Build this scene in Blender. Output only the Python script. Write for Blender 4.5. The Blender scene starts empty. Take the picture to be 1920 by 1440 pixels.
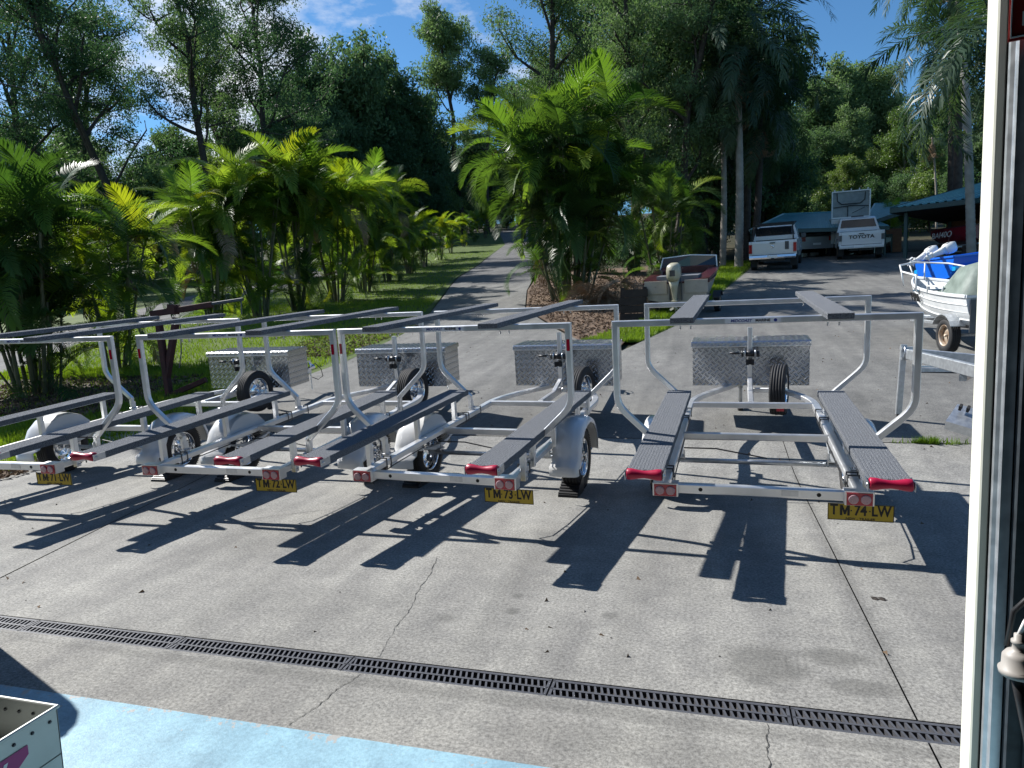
import bpy, math, random
import numpy as np
from mathutils import Vector, Matrix, Euler
R = math.radians
random.seed(7)
rng = np.random.default_rng(11)
sc = bpy.context.scene
col = sc.collection

# ---------------------------------------------------------------- camera, sky, sun, exposure
CAM_H, CAM_PITCH, CAM_ROLL, CAM_YAW, FPX = 1.614, R(6.21), R(-2.06), R(16.0), 1290.8
cam_d = bpy.data.cameras.new('camera'); cam = bpy.data.objects.new('camera', cam_d); col.objects.link(cam)
cam_d.sensor_fit = 'HORIZONTAL'; cam_d.sensor_width = 36.0; cam_d.lens = 36.0 * FPX / 1920.0
cam_d.clip_start = 0.05; cam_d.clip_end = 2000
cam.matrix_world = (Matrix.Translation((0, 0, CAM_H)) @ Matrix.Rotation(CAM_YAW, 4, 'Z')
                    @ Matrix.Rotation(math.pi / 2 - CAM_PITCH, 4, 'X') @ Matrix.Rotation(CAM_ROLL, 4, 'Z'))
sc.camera = cam
SUN = Vector((-1.02, 0.40, 1.0)).normalized()          # towards the sun
SUN_EL = math.asin(SUN.z); SUN_AZ = math.atan2(SUN.x, SUN.y)
world = bpy.data.worlds.new('World'); sc.world = world; world.use_nodes = True
wn, wl = world.node_tree.nodes, world.node_tree.links
for n in list(wn): wn.remove(n)
w_out = wn.new('ShaderNodeOutputWorld'); w_bg = wn.new('ShaderNodeBackground')
sky = wn.new('ShaderNodeTexSky'); sky.sky_type = 'NISHITA'; sky.sun_disc = False
sky.sun_elevation = SUN_EL; sky.sun_rotation = SUN_AZ
sky.air_density = 1.0; sky.dust_density = 0.15; sky.ozone_density = 3.0; sky.altitude = 50
# broken white cloud low in the sky, part of the sky itself
tc = wn.new('ShaderNodeTexCoord'); mp = wn.new('ShaderNodeMapping')
mp.inputs['Scale'].default_value = (1.6, 1.6, 3.6); mp.inputs['Location'].default_value = (3.1, 1.7, 0.4)
cn = wn.new('ShaderNodeTexNoise'); cn.inputs['Scale'].default_value = 1.5; cn.inputs['Detail'].default_value = 9; cn.inputs['Roughness'].default_value = .62
cr = wn.new('ShaderNodeValToRGB'); cr.color_ramp.elements[0].position = .53; cr.color_ramp.elements[1].position = .69
sx = wn.new('ShaderNodeSeparateXYZ')
west = wn.new('ShaderNodeMapRange'); west.inputs['From Min'].default_value = -.10; west.inputs['From Max'].default_value = -.55
west.inputs['To Min'].default_value = -.045; west.inputs['To Max'].default_value = .05
ad = wn.new('ShaderNodeMath'); ad.operation = 'ADD'
mx = wn.new('ShaderNodeMixRGB'); mx.inputs['Color2'].default_value = (10.8, 10.9, 11.0, 1)
tint = wn.new('ShaderNodeMixRGB'); tint.blend_type = 'MULTIPLY'; tint.inputs['Fac'].default_value = 1; tint.inputs['Color2'].default_value = (.66, 1.05, 1.28, 1)
wl.new(tc.outputs['Generated'], mp.inputs['Vector']); wl.new(mp.outputs['Vector'], cn.inputs['Vector'])
wl.new(tc.outputs['Generated'], sx.inputs['Vector']); wl.new(sx.outputs['X'], west.inputs['Value'])
wl.new(cn.outputs['Fac'], ad.inputs[0]); wl.new(west.outputs['Result'], ad.inputs[1]); wl.new(ad.outputs[0], cr.inputs['Fac'])
wl.new(sky.outputs['Color'], tint.inputs['Color1']); wl.new(tint.outputs['Color'], mx.inputs['Color1'])
wl.new(cr.outputs['Color'], mx.inputs['Fac']); wl.new(mx.outputs['Color'], w_bg.inputs['Color'])
w_bg.inputs['Strength'].default_value = 0.064
wl.new(w_bg.outputs['Background'], w_out.inputs['Surface'])
sun_d = bpy.data.lights.new('sun', 'SUN'); sun_d.energy = 4.8; sun_d.angle = R(.55); sun_d.color = (1.0, .97, .92)
sun_o = bpy.data.objects.new('sun', sun_d); col.objects.link(sun_o)
sun_o.rotation_euler = SUN.to_track_quat('Z', 'Y').to_euler(); sun_o.location = SUN * 60
sc.cycles.max_bounces = 6; sc.cycles.diffuse_bounces = 3; sc.cycles.glossy_bounces = 3; sc.cycles.transmission_bounces = 3; sc.cycles.transparent_max_bounces = 4; sc.cycles.caustics_reflective = False; sc.cycles.caustics_refractive = False
vs = sc.view_settings; vs.view_transform = 'Standard'; vs.look = 'None'; vs.gamma = 1.0; vs.exposure = 0.70; vs.use_curve_mapping = False

# ---------------------------------------------------------------- geometry helpers
def ray(u, v):                                   # viewing ray of a photo pixel (1920 wide) in yard axes
    a, b = u - 960.0, v - 720.0
    c, s = math.cos(CAM_ROLL), math.sin(CAM_ROLL)
    a, b = a * c + b * s, -a * s + b * c
    c, s = math.cos(CAM_PITCH), math.sin(CAM_PITCH)
    x, f, d = a / FPX, c - b / FPX * s, -(s + b / FPX * c)
    c, s = math.cos(CAM_YAW), math.sin(CAM_YAW)
    return x, f, d, c, s
def at(u, v, dep):                               # the point of that ray at a given distance ahead
    x, f, d, c, s = ray(u, v); k = dep / f
    return Vector((c * x * k - s * dep, s * x * k + c * dep, CAM_H + d * k))
KY = [-60, 6.2, 6.7, 7.2, 7.7, 8.2, 45, 160, 700]
KZ = [0, 0, .015, .06, .12, .18, 4.67, 21.9, 40.0]
def zt(y): return float(np.interp(y, KY, KZ))
def onground(u, dep, v=560):
    p = at(u, v, dep); p.z = zt(p.y); return p
class MB:
    def __init__(s): s.v = []; s.f = []; s.sm = []
    def add(s, vs_, fs, smooth=False):
        o = len(s.v); s.v += [tuple(p) for p in vs_]; s.f += [tuple(i + o for i in f) for f in fs]; s.sm += [smooth] * len(fs); return s
    def box(s, c, d, rot=None, ch=0.0):
        hx, hy, hz = d[0] / 2, d[1] / 2, d[2] / 2
        m = rot.to_3x3() if rot is not None else Matrix.Identity(3); c = Vector(c)
        P = [Vector((x, y, z)) for z in (-hz, hz) for y in (-hy, hy) for x in (-hx, hx)]
        return s.add([c + m @ p for p in P], [(0, 2, 3, 1), (4, 5, 7, 6), (0, 1, 5, 4), (2, 6, 7, 3), (0, 4, 6, 2), (1, 3, 7, 5)])
    def sweep(s, path, prof, ref=(0, 0, 1), cap=True, smooth=False, closed=False):
        P = [Vector(p) for p in path]; ref = Vector(ref).normalized(); n = len(P); k = len(prof); V = []
        for i in range(n):
            if closed: d0 = (P[i] - P[i - 1]).normalized(); d1 = (P[(i + 1) % n] - P[i]).normalized()
            else:
                d0 = (P[i] - P[i - 1]).normalized() if i else (P[1] - P[0]).normalized()
                d1 = (P[i + 1] - P[i]).normalized() if i < n - 1 else d0
            t = (d0 + d1).normalized(); side = ref - d0 * ref.dot(d0)
            if side.length < 1e-4: side = d0.orthogonal()
            side.normalize(); up = side.cross(d0)
            dt = max(.25, d0.dot(t))
            for a, b in prof:
                o = side * a + up * b
                V.append(P[i] + o - d0 * (o.dot(t) / dt))
        F = []
        for i in range(n if closed else n - 1):
            j = (i + 1) % n
            for q in range(k): F.append((i * k + q, i * k + (q + 1) % k, j * k + (q + 1) % k, j * k + q))
        if cap and not closed: F += [tuple(range(k))[::-1], tuple(range((n - 1) * k, n * k))]
        return s.add(V, F, smooth)
    def lathe(s, prof, c=(0, 0, 0), axis='X', n=32, smooth=True, ang=None):
        V = []; F = []; k = len(prof); c = Vector(c)
        for i in range(n):
            a = 2 * math.pi * i / n; ca, sa = math.cos(a), math.sin(a)
            for h, r in prof:
                p = {'X': (h, r * ca, r * sa), 'Y': (r * sa, h, r * ca), 'Z': (r * ca, r * sa, h)}[axis]
                V.append(c + Vector(p))
        for i in range(n):
            j = (i + 1) % n
            for q in range(k - 1): F.append((i * k + q, i * k + q + 1, j * k + q + 1, j * k + q))
        return s.add(V, F, smooth)
    def prism(s, poly, x0, x1, axis='X', smooth=False):      # polygon in the other two axes, extruded
        n = len(poly)
        def mk(h, a, b): return {'X': (h, a, b), 'Y': (a, h, b), 'Z': (a, b, h)}[axis]
        V = [mk(x0, a, b) for a, b in poly] + [mk(x1, a, b) for a, b in poly]
        F = [(i, (i + 1) % n, n + (i + 1) % n, n + i) for i in range(n)] + [tuple(range(n))[::-1], tuple(range(n, 2 * n))]
        return s.add(V, F, smooth)
    def loft(s, rings, cap=True, smooth=True, closed=True):
        k = len(rings[0]); V = [p for r in rings for p in r]; F = []
        for i in range(len(rings) - 1):
            for q in range(k if closed else k - 1):
                F.append((i * k + q, i * k + (q + 1) % k, (i + 1) * k + (q + 1) % k, (i + 1) * k + q))
        if cap: F += [tuple(range(k))[::-1], tuple(range((len(rings) - 1) * k, len(rings) * k))]
        return s.add(V, F, smooth)
    def mesh(s, name, mat):
        me = bpy.data.meshes.new(name); me.from_pydata(s.v, [], s.f)
        if any(s.sm): me.polygons.foreach_set('use_smooth', s.sm)
        if mat: me.materials.append(mat)
        me.update(); return me
    def build(s, name, mat, parent=None, loc=(0, 0, 0), rot=(0, 0, 0)):
        return link(name, s.mesh(name, mat), parent, loc, rot)
def link(name, me, parent=None, loc=(0, 0, 0), rot=(0, 0, 0), scale=None):
    o = bpy.data.objects.new(name, me); col.objects.link(o)
    if parent is not None: o.parent = parent
    o.location = loc; o.rotation_euler = rot
    if scale is not None: o.scale = (scale,) * 3 if not hasattr(scale, '__len__') else scale
    return o
def tag(o, label=None, cat=None, group=None, kind=None):
    if label: o['label'] = label
    if cat: o['category'] = cat
    if group: o['group'] = group
    if kind: o['kind'] = kind
    return o
def thing(name, label, cat, loc=(0, 0, 0), rot=(0, 0, 0), group=None):
    o = link(name, None, None, loc, rot); o.empty_display_size = .2
    return tag(o, label, cat, group)
KIDS = {}
def copy_tree(o, parent=None):
    c = o.copy(); col.objects.link(c); c.parent = parent
    for ch in list(o.children): copy_tree(ch, c)
    return c
def rect(w, h, c=.004): 
    a, b = w / 2, h / 2
    return [(-a + c, -b), (a - c, -b), (a, -b + c), (a, b - c), (a - c, b), (-a + c, b), (-a, b - c), (-a, -b + c)]
def circ(r, n=10): return [(r * math.cos(2 * math.pi * i / n), r * math.sin(2 * math.pi * i / n)) for i in range(n)]
def arc(c, r, a0, a1, n):
    return [(c[0] + r * math.cos(R(a0 + (a1 - a0) * i / n)), c[1] + r * math.sin(R(a0 + (a1 - a0) * i / n))) for i in range(n + 1)]
def qmesh(name, V, F, mat, smooth=False):        # numpy arrays: vertices, equal-length faces
    me = bpy.data.meshes.new(name); k = F.shape[1]
    me.vertices.add(len(V)); me.vertices.foreach_set('co', np.asarray(V, np.float32).ravel())
    me.loops.add(F.size); me.loops.foreach_set('vertex_index', F.astype(np.int32).ravel())
    me.polygons.add(len(F)); me.polygons.foreach_set('loop_start', np.arange(0, F.size, k, dtype=np.int32))
    me.polygons.foreach_set('loop_total', np.full(len(F), k, np.int32))
    if smooth: me.polygons.foreach_set('use_smooth', np.ones(len(F), bool))
    if mat: me.materials.append(mat)
    me.update(calc_edges=True); return me

# ---------------------------------------------------------------- materials
MAT = {}
def M(name, base, rough=.5, metal=0.0, var=.0, vs=4.0, bump=0.0, bs=60.0, spec=.5, base2=None, coat=0.0, coord='Object', dark=None, rvar=0.0, detail=5):
    m = bpy.data.materials.new(name); m.use_nodes = True; N, L = m.node_tree.nodes, m.node_tree.links
    b = N['Principled BSDF']; b.inputs['Roughness'].default_value = rough; b.inputs['Metallic'].default_value = metal
    b.inputs['Specular IOR Level'].default_value = spec; b.inputs['Coat Weight'].default_value = coat
    b.inputs['Base Color'].default_value = (*base, 1)
    t = N.new('ShaderNodeTexCoord')
    if var or base2:
        no = N.new('ShaderNodeTexNoise'); no.inputs['Scale'].default_value = vs; no.inputs['Detail'].default_value = detail
        L.new(t.outputs[coord], no.inputs['Vector'])
        rp = N.new('ShaderNodeValToRGB'); e = rp.color_ramp.elements; e[0].position = .3; e[1].position = .7
        c2 = base2 or tuple(min(1, c * (1 + var)) for c in base); c1 = base if base2 else tuple(c * (1 - var) for c in base)
        e[0].color = (*c1, 1); e[1].color = (*c2, 1)
        L.new(no.outputs['Fac'], rp.inputs['Fac']); L.new(rp.outputs['Color'], b.inputs['Base Color'])
        if rvar:
            mr = N.new('ShaderNodeMapRange'); mr.inputs['To Min'].default_value = max(0, rough - rvar); mr.inputs['To Max'].default_value = rough + rvar
            L.new(no.outputs['Fac'], mr.inputs['Value']); L.new(mr.outputs['Result'], b.inputs['Roughness'])
    if bump:
        n2 = N.new('ShaderNodeTexNoise'); n2.inputs['Scale'].default_value = bs; n2.inputs['Detail'].default_value = 3
        L.new(t.outputs[coord], n2.inputs['Vector']); bp = N.new('ShaderNodeBump'); bp.inputs['Strength'].default_value = bump; bp.inputs['Distance'].default_value = .01
        L.new(n2.outputs['Fac'], bp.inputs['Height']); L.new(bp.outputs['Normal'], b.inputs['Normal'])
    MAT[name] = m; return m
def leafmat(name, c1, c2, trans=.35, rough=.45, spec=.35, tcol=None, scale=.35):
    m = bpy.data.materials.new(name); m.use_nodes = True; N, L = m.node_tree.nodes, m.node_tree.links
    b = N['Principled BSDF']; out = N['Material Output']; b.inputs['Roughness'].default_value = rough; b.inputs['Specular IOR Level'].default_value = spec
    t = N.new('ShaderNodeTexCoord'); no = N.new('ShaderNodeTexNoise'); no.inputs['Scale'].default_value = scale; no.inputs['Detail'].default_value = 4
    oi = N.new('ShaderNodeObjectInfo'); ad_ = N.new('ShaderNodeMath'); ad_.operation = 'MULTIPLY_ADD'; ad_.inputs[1].default_value = .55; 
    L.new(t.outputs['Object'], no.inputs['Vector']); L.new(oi.outputs['Random'], ad_.inputs[0]); 
    sb = N.new('ShaderNodeMath'); sb.operation = 'SUBTRACT'; sb.inputs[1].default_value = .27
    L.new(no.outputs['Fac'], sb.inputs[0]); L.new(sb.outputs[0], ad_.inputs[2])
    rp = N.new('ShaderNodeValToRGB'); rp.color_ramp.elements[0].color = (*c1, 1); rp.color_ramp.elements[1].color = (*c2, 1)
    rp.color_ramp.elements[0].position = .22; rp.color_ramp.elements[1].position = .72
    L.new(ad_.outputs[0], rp.inputs['Fac']); L.new(rp.outputs['Color'], b.inputs['Base Color'])
    tr = N.new('ShaderNodeBsdfTranslucent'); mu = N.new('ShaderNodeMixRGB'); mu.blend_type = 'MULTIPLY'; mu.inputs['Fac'].default_value = 1
    mu.inputs['Color2'].default_value = (*(tcol or (1.6, 1.7, .6)), 1); L.new(rp.outputs['Color'], mu.inputs['Color1']); L.new(mu.outputs['Color'], tr.inputs['Color'])
    ms = N.new('ShaderNodeMixShader'); ms.inputs['Fac'].default_value = trans
    L.new(b.outputs['BSDF'], ms.inputs[1]); L.new(tr.outputs['BSDF'], ms.inputs[2]); L.new(ms.outputs['Shader'], out.inputs['Surface'])
    MAT[name] = m; return m
def nodes(m): return m.node_tree.nodes, m.node_tree.links

M('aluminium', (.84, .845, .85), .36, .80, var=.07, vs=9, bump=.05, bs=30, rvar=.10)
M('galvanised', (.52, .55, .58), .42, .85, base2=(.68, .71, .74), vs=26, rvar=.12)
M('chrome', (.82, .83, .85), .10, 1.0)
M('steel_dark', (.10, .105, .115), .45, .8, var=.2)
M('zinc', (.55, .57, .60), .30, .95, var=.08, vs=30)
M('rubber', (.018, .018, .020), .72, 0, var=.25, vs=20)
M('black_plastic', (.016, .016, .018), .42)
M('white_gelcoat', (.88, .88, .87), .22, 0, var=.03, vs=3, coat=.4)
M('red_rubber', (.42, .006, .045), .38, 0, var=.15, vs=15)
M('red_lens', (.50, .006, .03), .18, 0, coat=.6)
M('clear_lens', (.60, .36, .40), .15, 0, var=.2, vs=200, coat=.5)
M('plate_yellow', (.62, .44, .025), .40, 0, var=.06, vs=12)
M('ink_black', (.012, .012, .012), .5)
M('ink_white', (.82, .82, .82), .5)
M('ink_blue', (.015, .04, .26), .5)
M('sticker_white', (.86, .87, .89), .35)
M('green_tarp', (.10, .135, .115), .6, 0, base2=(.20, .25, .22), vs=6, bump=.5, bs=9)
M('glass_dark', (.012, .015, .018), .06, 0, spec=.6)
M('car_white', (.72, .73, .74), .22, 0, coat=.5, var=.03, vs=2)
M('tail_red', (.34, .01, .012), .2, 0, coat=.5)
M('rust_red', (.085, .022, .020), .75, 0, base2=(.05, .018, .016), vs=12, bump=.25, bs=40)
M('blue_plastic', (.008, .14, .70), .28, 0, coat=.3)
M('cyan_plastic', (.012, .36, .78), .28, 0, coat=.3)
M('white_paint', (.78, .79, .78), .35, 0, var=.05, vs=4)
M('boat_white', (.66, .68, .69), .38, 0, base2=(.78, .79, .79), vs=7)
M('boat_cream', (.36, .33, .28), .4, 0, var=.1, vs=5)
M('maroon', (.05, .008, .014), .35, 0, coat=.2)
M('boat_red', (.22, .008, .022), .35, 0, coat=.2)
M('motor_cream', (.42, .40, .30), .35, 0, var=.08)
M('bark_dark', (.030, .023, .019), .9, 0, base2=(.065, .053, .045), vs=5, bump=.6, bs=14)
M('bark_pale', (.20, .18, .15), .85, 0, base2=(.34, .31, .27), vs=4, bump=.4, bs=12)
M('palm_trunk', (.22, .21, .18), .85, 0, base2=(.36, .34, .30), vs=3, bump=.4, bs=10)
M('cane_stem', (.075, .085, .035), .55, 0, base2=(.16, .14, .075), vs=5)
M('dead_frond', (.23, .15, .085), .8, 0, base2=(.36, .27, .18), vs=3)
M('brick', (.22, .10, .065), .85, 0, base2=(.30, .16, .10), vs=9)
M('roof_teal', (.10, .30, .33), .35, .0, var=.12, vs=2, spec=.6)
M('roof_dark', (.022, .065, .07), .45)
M('timber_dark', (.028, .022, .018), .8, 0, var=.3, vs=8)
M('cream_steel', (.76, .76, .66), .5, 0, var=.04, vs=8)
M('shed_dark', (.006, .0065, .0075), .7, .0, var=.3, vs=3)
M('sign_red', (.30, .012, .012), .45)
M('grey_bin', (.42, .44, .42), .45, .55, var=.10, vs=6)
M('magenta', (.36, .008, .16), .4)
M('cord_grey', (.36, .34, .32), .5)
M('wet_blue', (.03, .05, .10), .1)
leafmat('leaf_cane', (.085, .165, .032), (.22, .30, .052), .48, .46, .25, (1.8, 1.75, .6))
leafmat('leaf_cane_dark', (.030, .074, .024), (.085, .145, .040), .38, .42, .3, (1.6, 1.7, .5))
leafmat('leaf_yellow', (.17, .24, .018), (.32, .35, .035), .42, .45, .25, (1.5, 1.5, .5))
leafmat('leaf_cocos', (.028, .060, .036), (.09, .14, .080), .32, .42, .3, (1.4, 1.5, .6))
leafmat('leaf_euc', (.072, .128, .058), (.165, .23, .105), .38, .55, .12, (1.2, 1.4, .85), scale=.22)
leafmat('leaf_euc_dark', (.048, .096, .046), (.112, .175, .085), .36, .55, .12, (1.2, 1.4, .9), scale=.22)
leafmat('leaf_light', (.085, .14, .042), (.19, .25, .085), .3, .45, .35, (1.4, 1.6, .55), scale=.25)
leafmat('grass_blade', (.085, .165, .018), (.20, .29, .035), .35, .55, .25, (1.6, 1.6, .5), scale=.8)
leafmat('litter', (.09, .055, .035), (.26, .19, .13), .05, .8, .1, (1, 1, 1), scale=3)

def tread_plate():
    m = M('tread_plate', (.52, .53, .54), .24, 1.0, var=.06, vs=5); N, L = nodes(m); b = N['Principled BSDF']
    t = N.new('ShaderNodeTexCoord'); mp_ = N.new('ShaderNodeMapping'); mp_.inputs['Rotation'].default_value = (0, R(45), 0); mp_.inputs['Scale'].default_value = (19, 19, 19)
    s0 = N.new('ShaderNodeSeparateXYZ'); L.new(t.outputs['Object'], s0.inputs['Vector']); cb = N.new('ShaderNodeCombineXYZ')
    for a_, o_ in (('X', 'X'), ('Z', 'Z')):
        q_ = N.new('ShaderNodeMath'); q_.operation = 'ADD'; L.new(s0.outputs[a_], q_.inputs[0]); L.new(s0.outputs['Y'], q_.inputs[1]); L.new(q_.outputs[0], cb.inputs[o_])
    L.new(cb.outputs['Vector'], mp_.inputs['Vector']); s = N.new('ShaderNodeSeparateXYZ'); L.new(mp_.outputs['Vector'], s.inputs['Vector'])
    def mth(op, a, b_=None, c=None):
        n = N.new('ShaderNodeMath'); n.operation = op
        for i, q in enumerate((a, b_, c)):
            if q is None: continue
            if isinstance(q, (int, float)): n.inputs[i].default_value = q
            else: L.new(q, n.inputs[i])
        return n.outputs[0]
    fx, fz = mth('FLOOR', s.outputs['X']), mth('FLOOR', s.outputs['Z'])
    par = mth('GREATER_THAN', mth('MODULO', mth('ABSOLUTE', mth('ADD', fx, fz)), 2), .5)
    lx = mth('ABSOLUTE', mth('SUBTRACT', mth('FRACT', s.outputs['X']), .5)); lz = mth('ABSOLUTE', mth('SUBTRACT', mth('FRACT', s.outputs['Z']), .5))
    inv = mth('SUBTRACT', 1, par)
    a = mth('ADD', mth('MULTIPLY', lx, par), mth('MULTIPLY', lz, inv)); c = mth('ADD', mth('MULTIPLY', lz, par), mth('MULTIPLY', lx, inv))
    mr1 = N.new('ShaderNodeMapRange'); mr1.interpolation_type = 'SMOOTHSTEP'; mr1.inputs['From Min'].default_value = .20; mr1.inputs['From Max'].default_value = .06; L.new(c, mr1.inputs['Value'])
    mr2 = N.new('ShaderNodeMapRange'); mr2.interpolation_type = 'SMOOTHSTEP'; mr2.inputs['From Min'].default_value = .50; mr2.inputs['From Max'].default_value = .38; L.new(a, mr2.inputs['Value'])
    h = mth('MULTIPLY', mr1.outputs['Result'], mr2.outputs['Result'])
    bp = N.new('ShaderNodeBump'); bp.inputs['Strength'].default_value = 1; bp.inputs['Distance'].default_value = .012; L.new(h, bp.inputs['Height']); L.new(bp.outputs['Normal'], b.inputs['Normal'])
tread_plate()
def carpet_mat():
    m = M('bunk_carpet', (.045, .05, .06), .95, 0, base2=(.30, .315, .34), vs=150, bump=.8, bs=320, spec=.1)
carpet_mat()
def concrete(name, lo, hi, stains=True, speck=1.0, joint_dark=None):
    m = bpy.data.materials.new(name); m.use_nodes = True; N, L = nodes(m); b = N['Principled BSDF']; b.inputs['Roughness'].default_value = .85; b.inputs['Specular IOR Level'].default_value = .25
    g = N.new('ShaderNodeNewGeometry')
    def noise(sc_, det=4, rough=.6):
        n = N.new('ShaderNodeTexNoise'); n.inputs['Scale'].default_value = sc_; n.inputs['Detail'].default_value = det; n.inputs['Roughness'].default_value = rough; L.new(g.outputs['Position'], n.inputs['Vector']); return n.outputs['Fac']
    def ramp(f, p0, p1, c0, c1):
        r = N.new('ShaderNodeValToRGB'); e = r.color_ramp.elements; e[0].position = p0; e[1].position = p1; e[0].color = (*c0, 1); e[1].color = (*c1, 1); L.new(f, r.inputs['Fac']); return r.outputs['Color']
    def mixc(mode, fac, a, b_):
        x = N.new('ShaderNodeMixRGB'); x.blend_type = mode
        if isinstance(fac, (int, float)): x.inputs['Fac'].default_value = fac
        else: L.new(fac, x.inputs['Fac'])
        for i, q in ((1, a), (2, b_)):
            if isinstance(q, tuple): x.inputs[i].default_value = (*q, 1)
            else: L.new(q, x.inputs[i])
        return x.outputs['Color']
    c = ramp(noise(.55, 6, .65), .32, .68, lo, hi)
    c = mixc('MULTIPLY', 1, c, ramp(noise(5.5, 4, .75), .25, .75, (.76, .76, .76), (1.14, 1.13, 1.10)))
    c = mixc('MULTIPLY', speck, c, ramp(noise(62, 3, .85), .33, .67, (.52, .52, .52), (1.42, 1.42, 1.41)))
    mpA = N.new('ShaderNodeMapping'); mpA.inputs['Scale'].default_value = (2.4, .22, 1); L.new(g.outputs['Position'], mpA.inputs['Vector'])
    nA = N.new('ShaderNodeTexNoise'); nA.inputs['Scale'].default_value = 1.6; nA.inputs['Detail'].default_value = 3; L.new(mpA.outputs['Vector'], nA.inputs['Vector'])
    c = mixc('MULTIPLY', 1, c, ramp(nA.outputs['Fac'], .30, .62, (.78, .78, .79), (1.05, 1.05, 1.04)))
    if stains:
        n7 = noise(7.0, 3)
        def spot(x, y, rx, ry, dark, th=.5):
            mp_ = N.new('ShaderNodeMapping'); mp_.vector_type = 'POINT'; mp_.inputs['Location'].default_value = (-x / rx, -y / ry, 0); mp_.inputs['Scale'].default_value = (1 / rx, 1 / ry, 0)
            L.new(g.outputs['Position'], mp_.inputs['Vector']); ln = N.new('ShaderNodeVectorMath'); ln.operation = 'LENGTH'; L.new(mp_.outputs['Vector'], ln.inputs[0])
            a = N.new('ShaderNodeMath'); a.operation = 'MULTIPLY_ADD'; a.inputs[1].default_value = 1.0; L.new(n7, a.inputs[0]); L.new(ln.outputs['Value'], a.inputs[2])
            r = N.new('ShaderNodeMapRange'); r.inputs['From Min'].default_value = 1.55; r.inputs['From Max'].default_value = 1.05; r.inputs['To Max'].default_value = dark; L.new(a.outputs[0], r.inputs['Value']); return r.outputs['Result']
        for s in ((.22, 3.10, .22, .22, .42), (.55, 3.22, .18, .10, .42), (.60, 2.98, .20, .08, .38), (-1.35, 3.25, .10, .06, .3), (-1.0, 4.6, .5, .2, .14), (-3.1, 4.2, .5, .4, .14), (-2.0, 3.3, .7, .3, .10), (-.3, 2.4, .6, .12, .16), (-.5, 3.45, .05, .04, .4), (-1.02, 3.4, .05, .05, .45), (-1.04, 3.6, .04, .04, .4), (-2.64, 3.7, .10, 1.3, .13), (-1.13, 3.7, .10, 1.3, .13), (-.40, 4.0, .10, 1.5, .12), (1.12, 4.0, .10, 1.5, .12), (.762, 5.0, .05, 2.6, .22), (-4.85, 5.0, .30, 2.2, .14), (-1.0, 2.58, 3.0, .05, .25), (1.5, 9.6, .9, .5, .2), (.4, 11.0, 1.4, .6, .15), (-2.5, 10.5, 1.5, .7, .15)):
            c = mixc('MIX', spot(*s), c, (.055, .055, .052))
    L.new(c, b.inputs['Base Color'])
    bp = N.new('ShaderNodeBump'); bp.inputs['Strength'].default_value = .22; bp.inputs['Distance'].default_value = .005; L.new(noise(150, 2), bp.inputs['Height']); L.new(bp.outputs['Normal'], b.inputs['Normal'])
    MAT[name] = m; return m
concrete('concrete', (.235, .233, .226), (.318, .314, .302))
concrete('concrete_drive', (.145, .145, .142), (.215, .212, .205), speck=.9)
concrete('bitumen', (.11, .11, .115), (.17, .168, .166), stains=False, speck=.9)
concrete('soil', (.055, .042, .032), (.12, .095, .07), stains=False)
concrete('grass_ground', (.055, .095, .016), (.10, .14, .03), stains=False)
concrete('forest_floor', (.03, .034, .016), (.07, .06, .035), stains=False)
concrete('mulch', (.10, .065, .045), (.21, .15, .11), stains=False)
def blue_floor():
    m = concrete('blue_floor', (.235, .42, .54), (.32, .50, .61), stains=False, speck=.35); N, L = nodes(m); b = N['Principled BSDF']; b.inputs['Roughness'].default_value = .45
    src = b.inputs['Base Color'].links[0].from_socket; g = [n for n in N if n.type == 'NEW_GEOMETRY'][0]
    s = N.new('ShaderNodeSeparateXYZ'); L.new(g.outputs['Position'], s.inputs['Vector'])
    n = N.new('ShaderNodeTexNoise'); n.inputs['Scale'].default_value = 9; n.inputs['Detail'].default_value = 6; n.inputs['Roughness'].default_value = .7; L.new(g.outputs['Position'], n.inputs['Vector'])
    n2 = N.new('ShaderNodeTexNoise'); n2.inputs['Scale'].default_value = 46; n2.inputs['Detail'].default_value = 3; L.new(g.outputs['Position'], n2.inputs['Vector'])
    e = N.new('ShaderNodeMapRange'); e.inputs['From Min'].default_value = 1.95; e.inputs['From Max'].default_value = 2.2; e.inputs['To Max'].default_value = .15; L.new(s.outputs['Y'], e.inputs['Value'])
    a = N.new('ShaderNodeMath'); a.operation = 'ADD'; L.new(n.outputs['Fac'], a.inputs[0]); L.new(e.outputs['Result'], a.inputs[1])
    a2 = N.new('ShaderNodeMath'); a2.operation = 'MULTIPLY_ADD'; a2.inputs[1].default_value = .35; L.new(n2.outputs['Fac'], a2.inputs[0]); L.new(a.outputs[0], a2.inputs[2])
    r = N.new('ShaderNodeMapRange'); r.inputs['From Min'].default_value = .90; r.inputs['From Max'].default_value = .94; L.new(a2.outputs[0], r.inputs['Value'])
    x = N.new('ShaderNodeMixRGB'); L.new(r.outputs['Result'], x.inputs['Fac']); L.new(src, x.inputs[1]); x.inputs[2].default_value = (.36, .36, .35, 1); L.new(x.outputs['Color'], b.inputs['Base Color'])
blue_floor()
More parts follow.
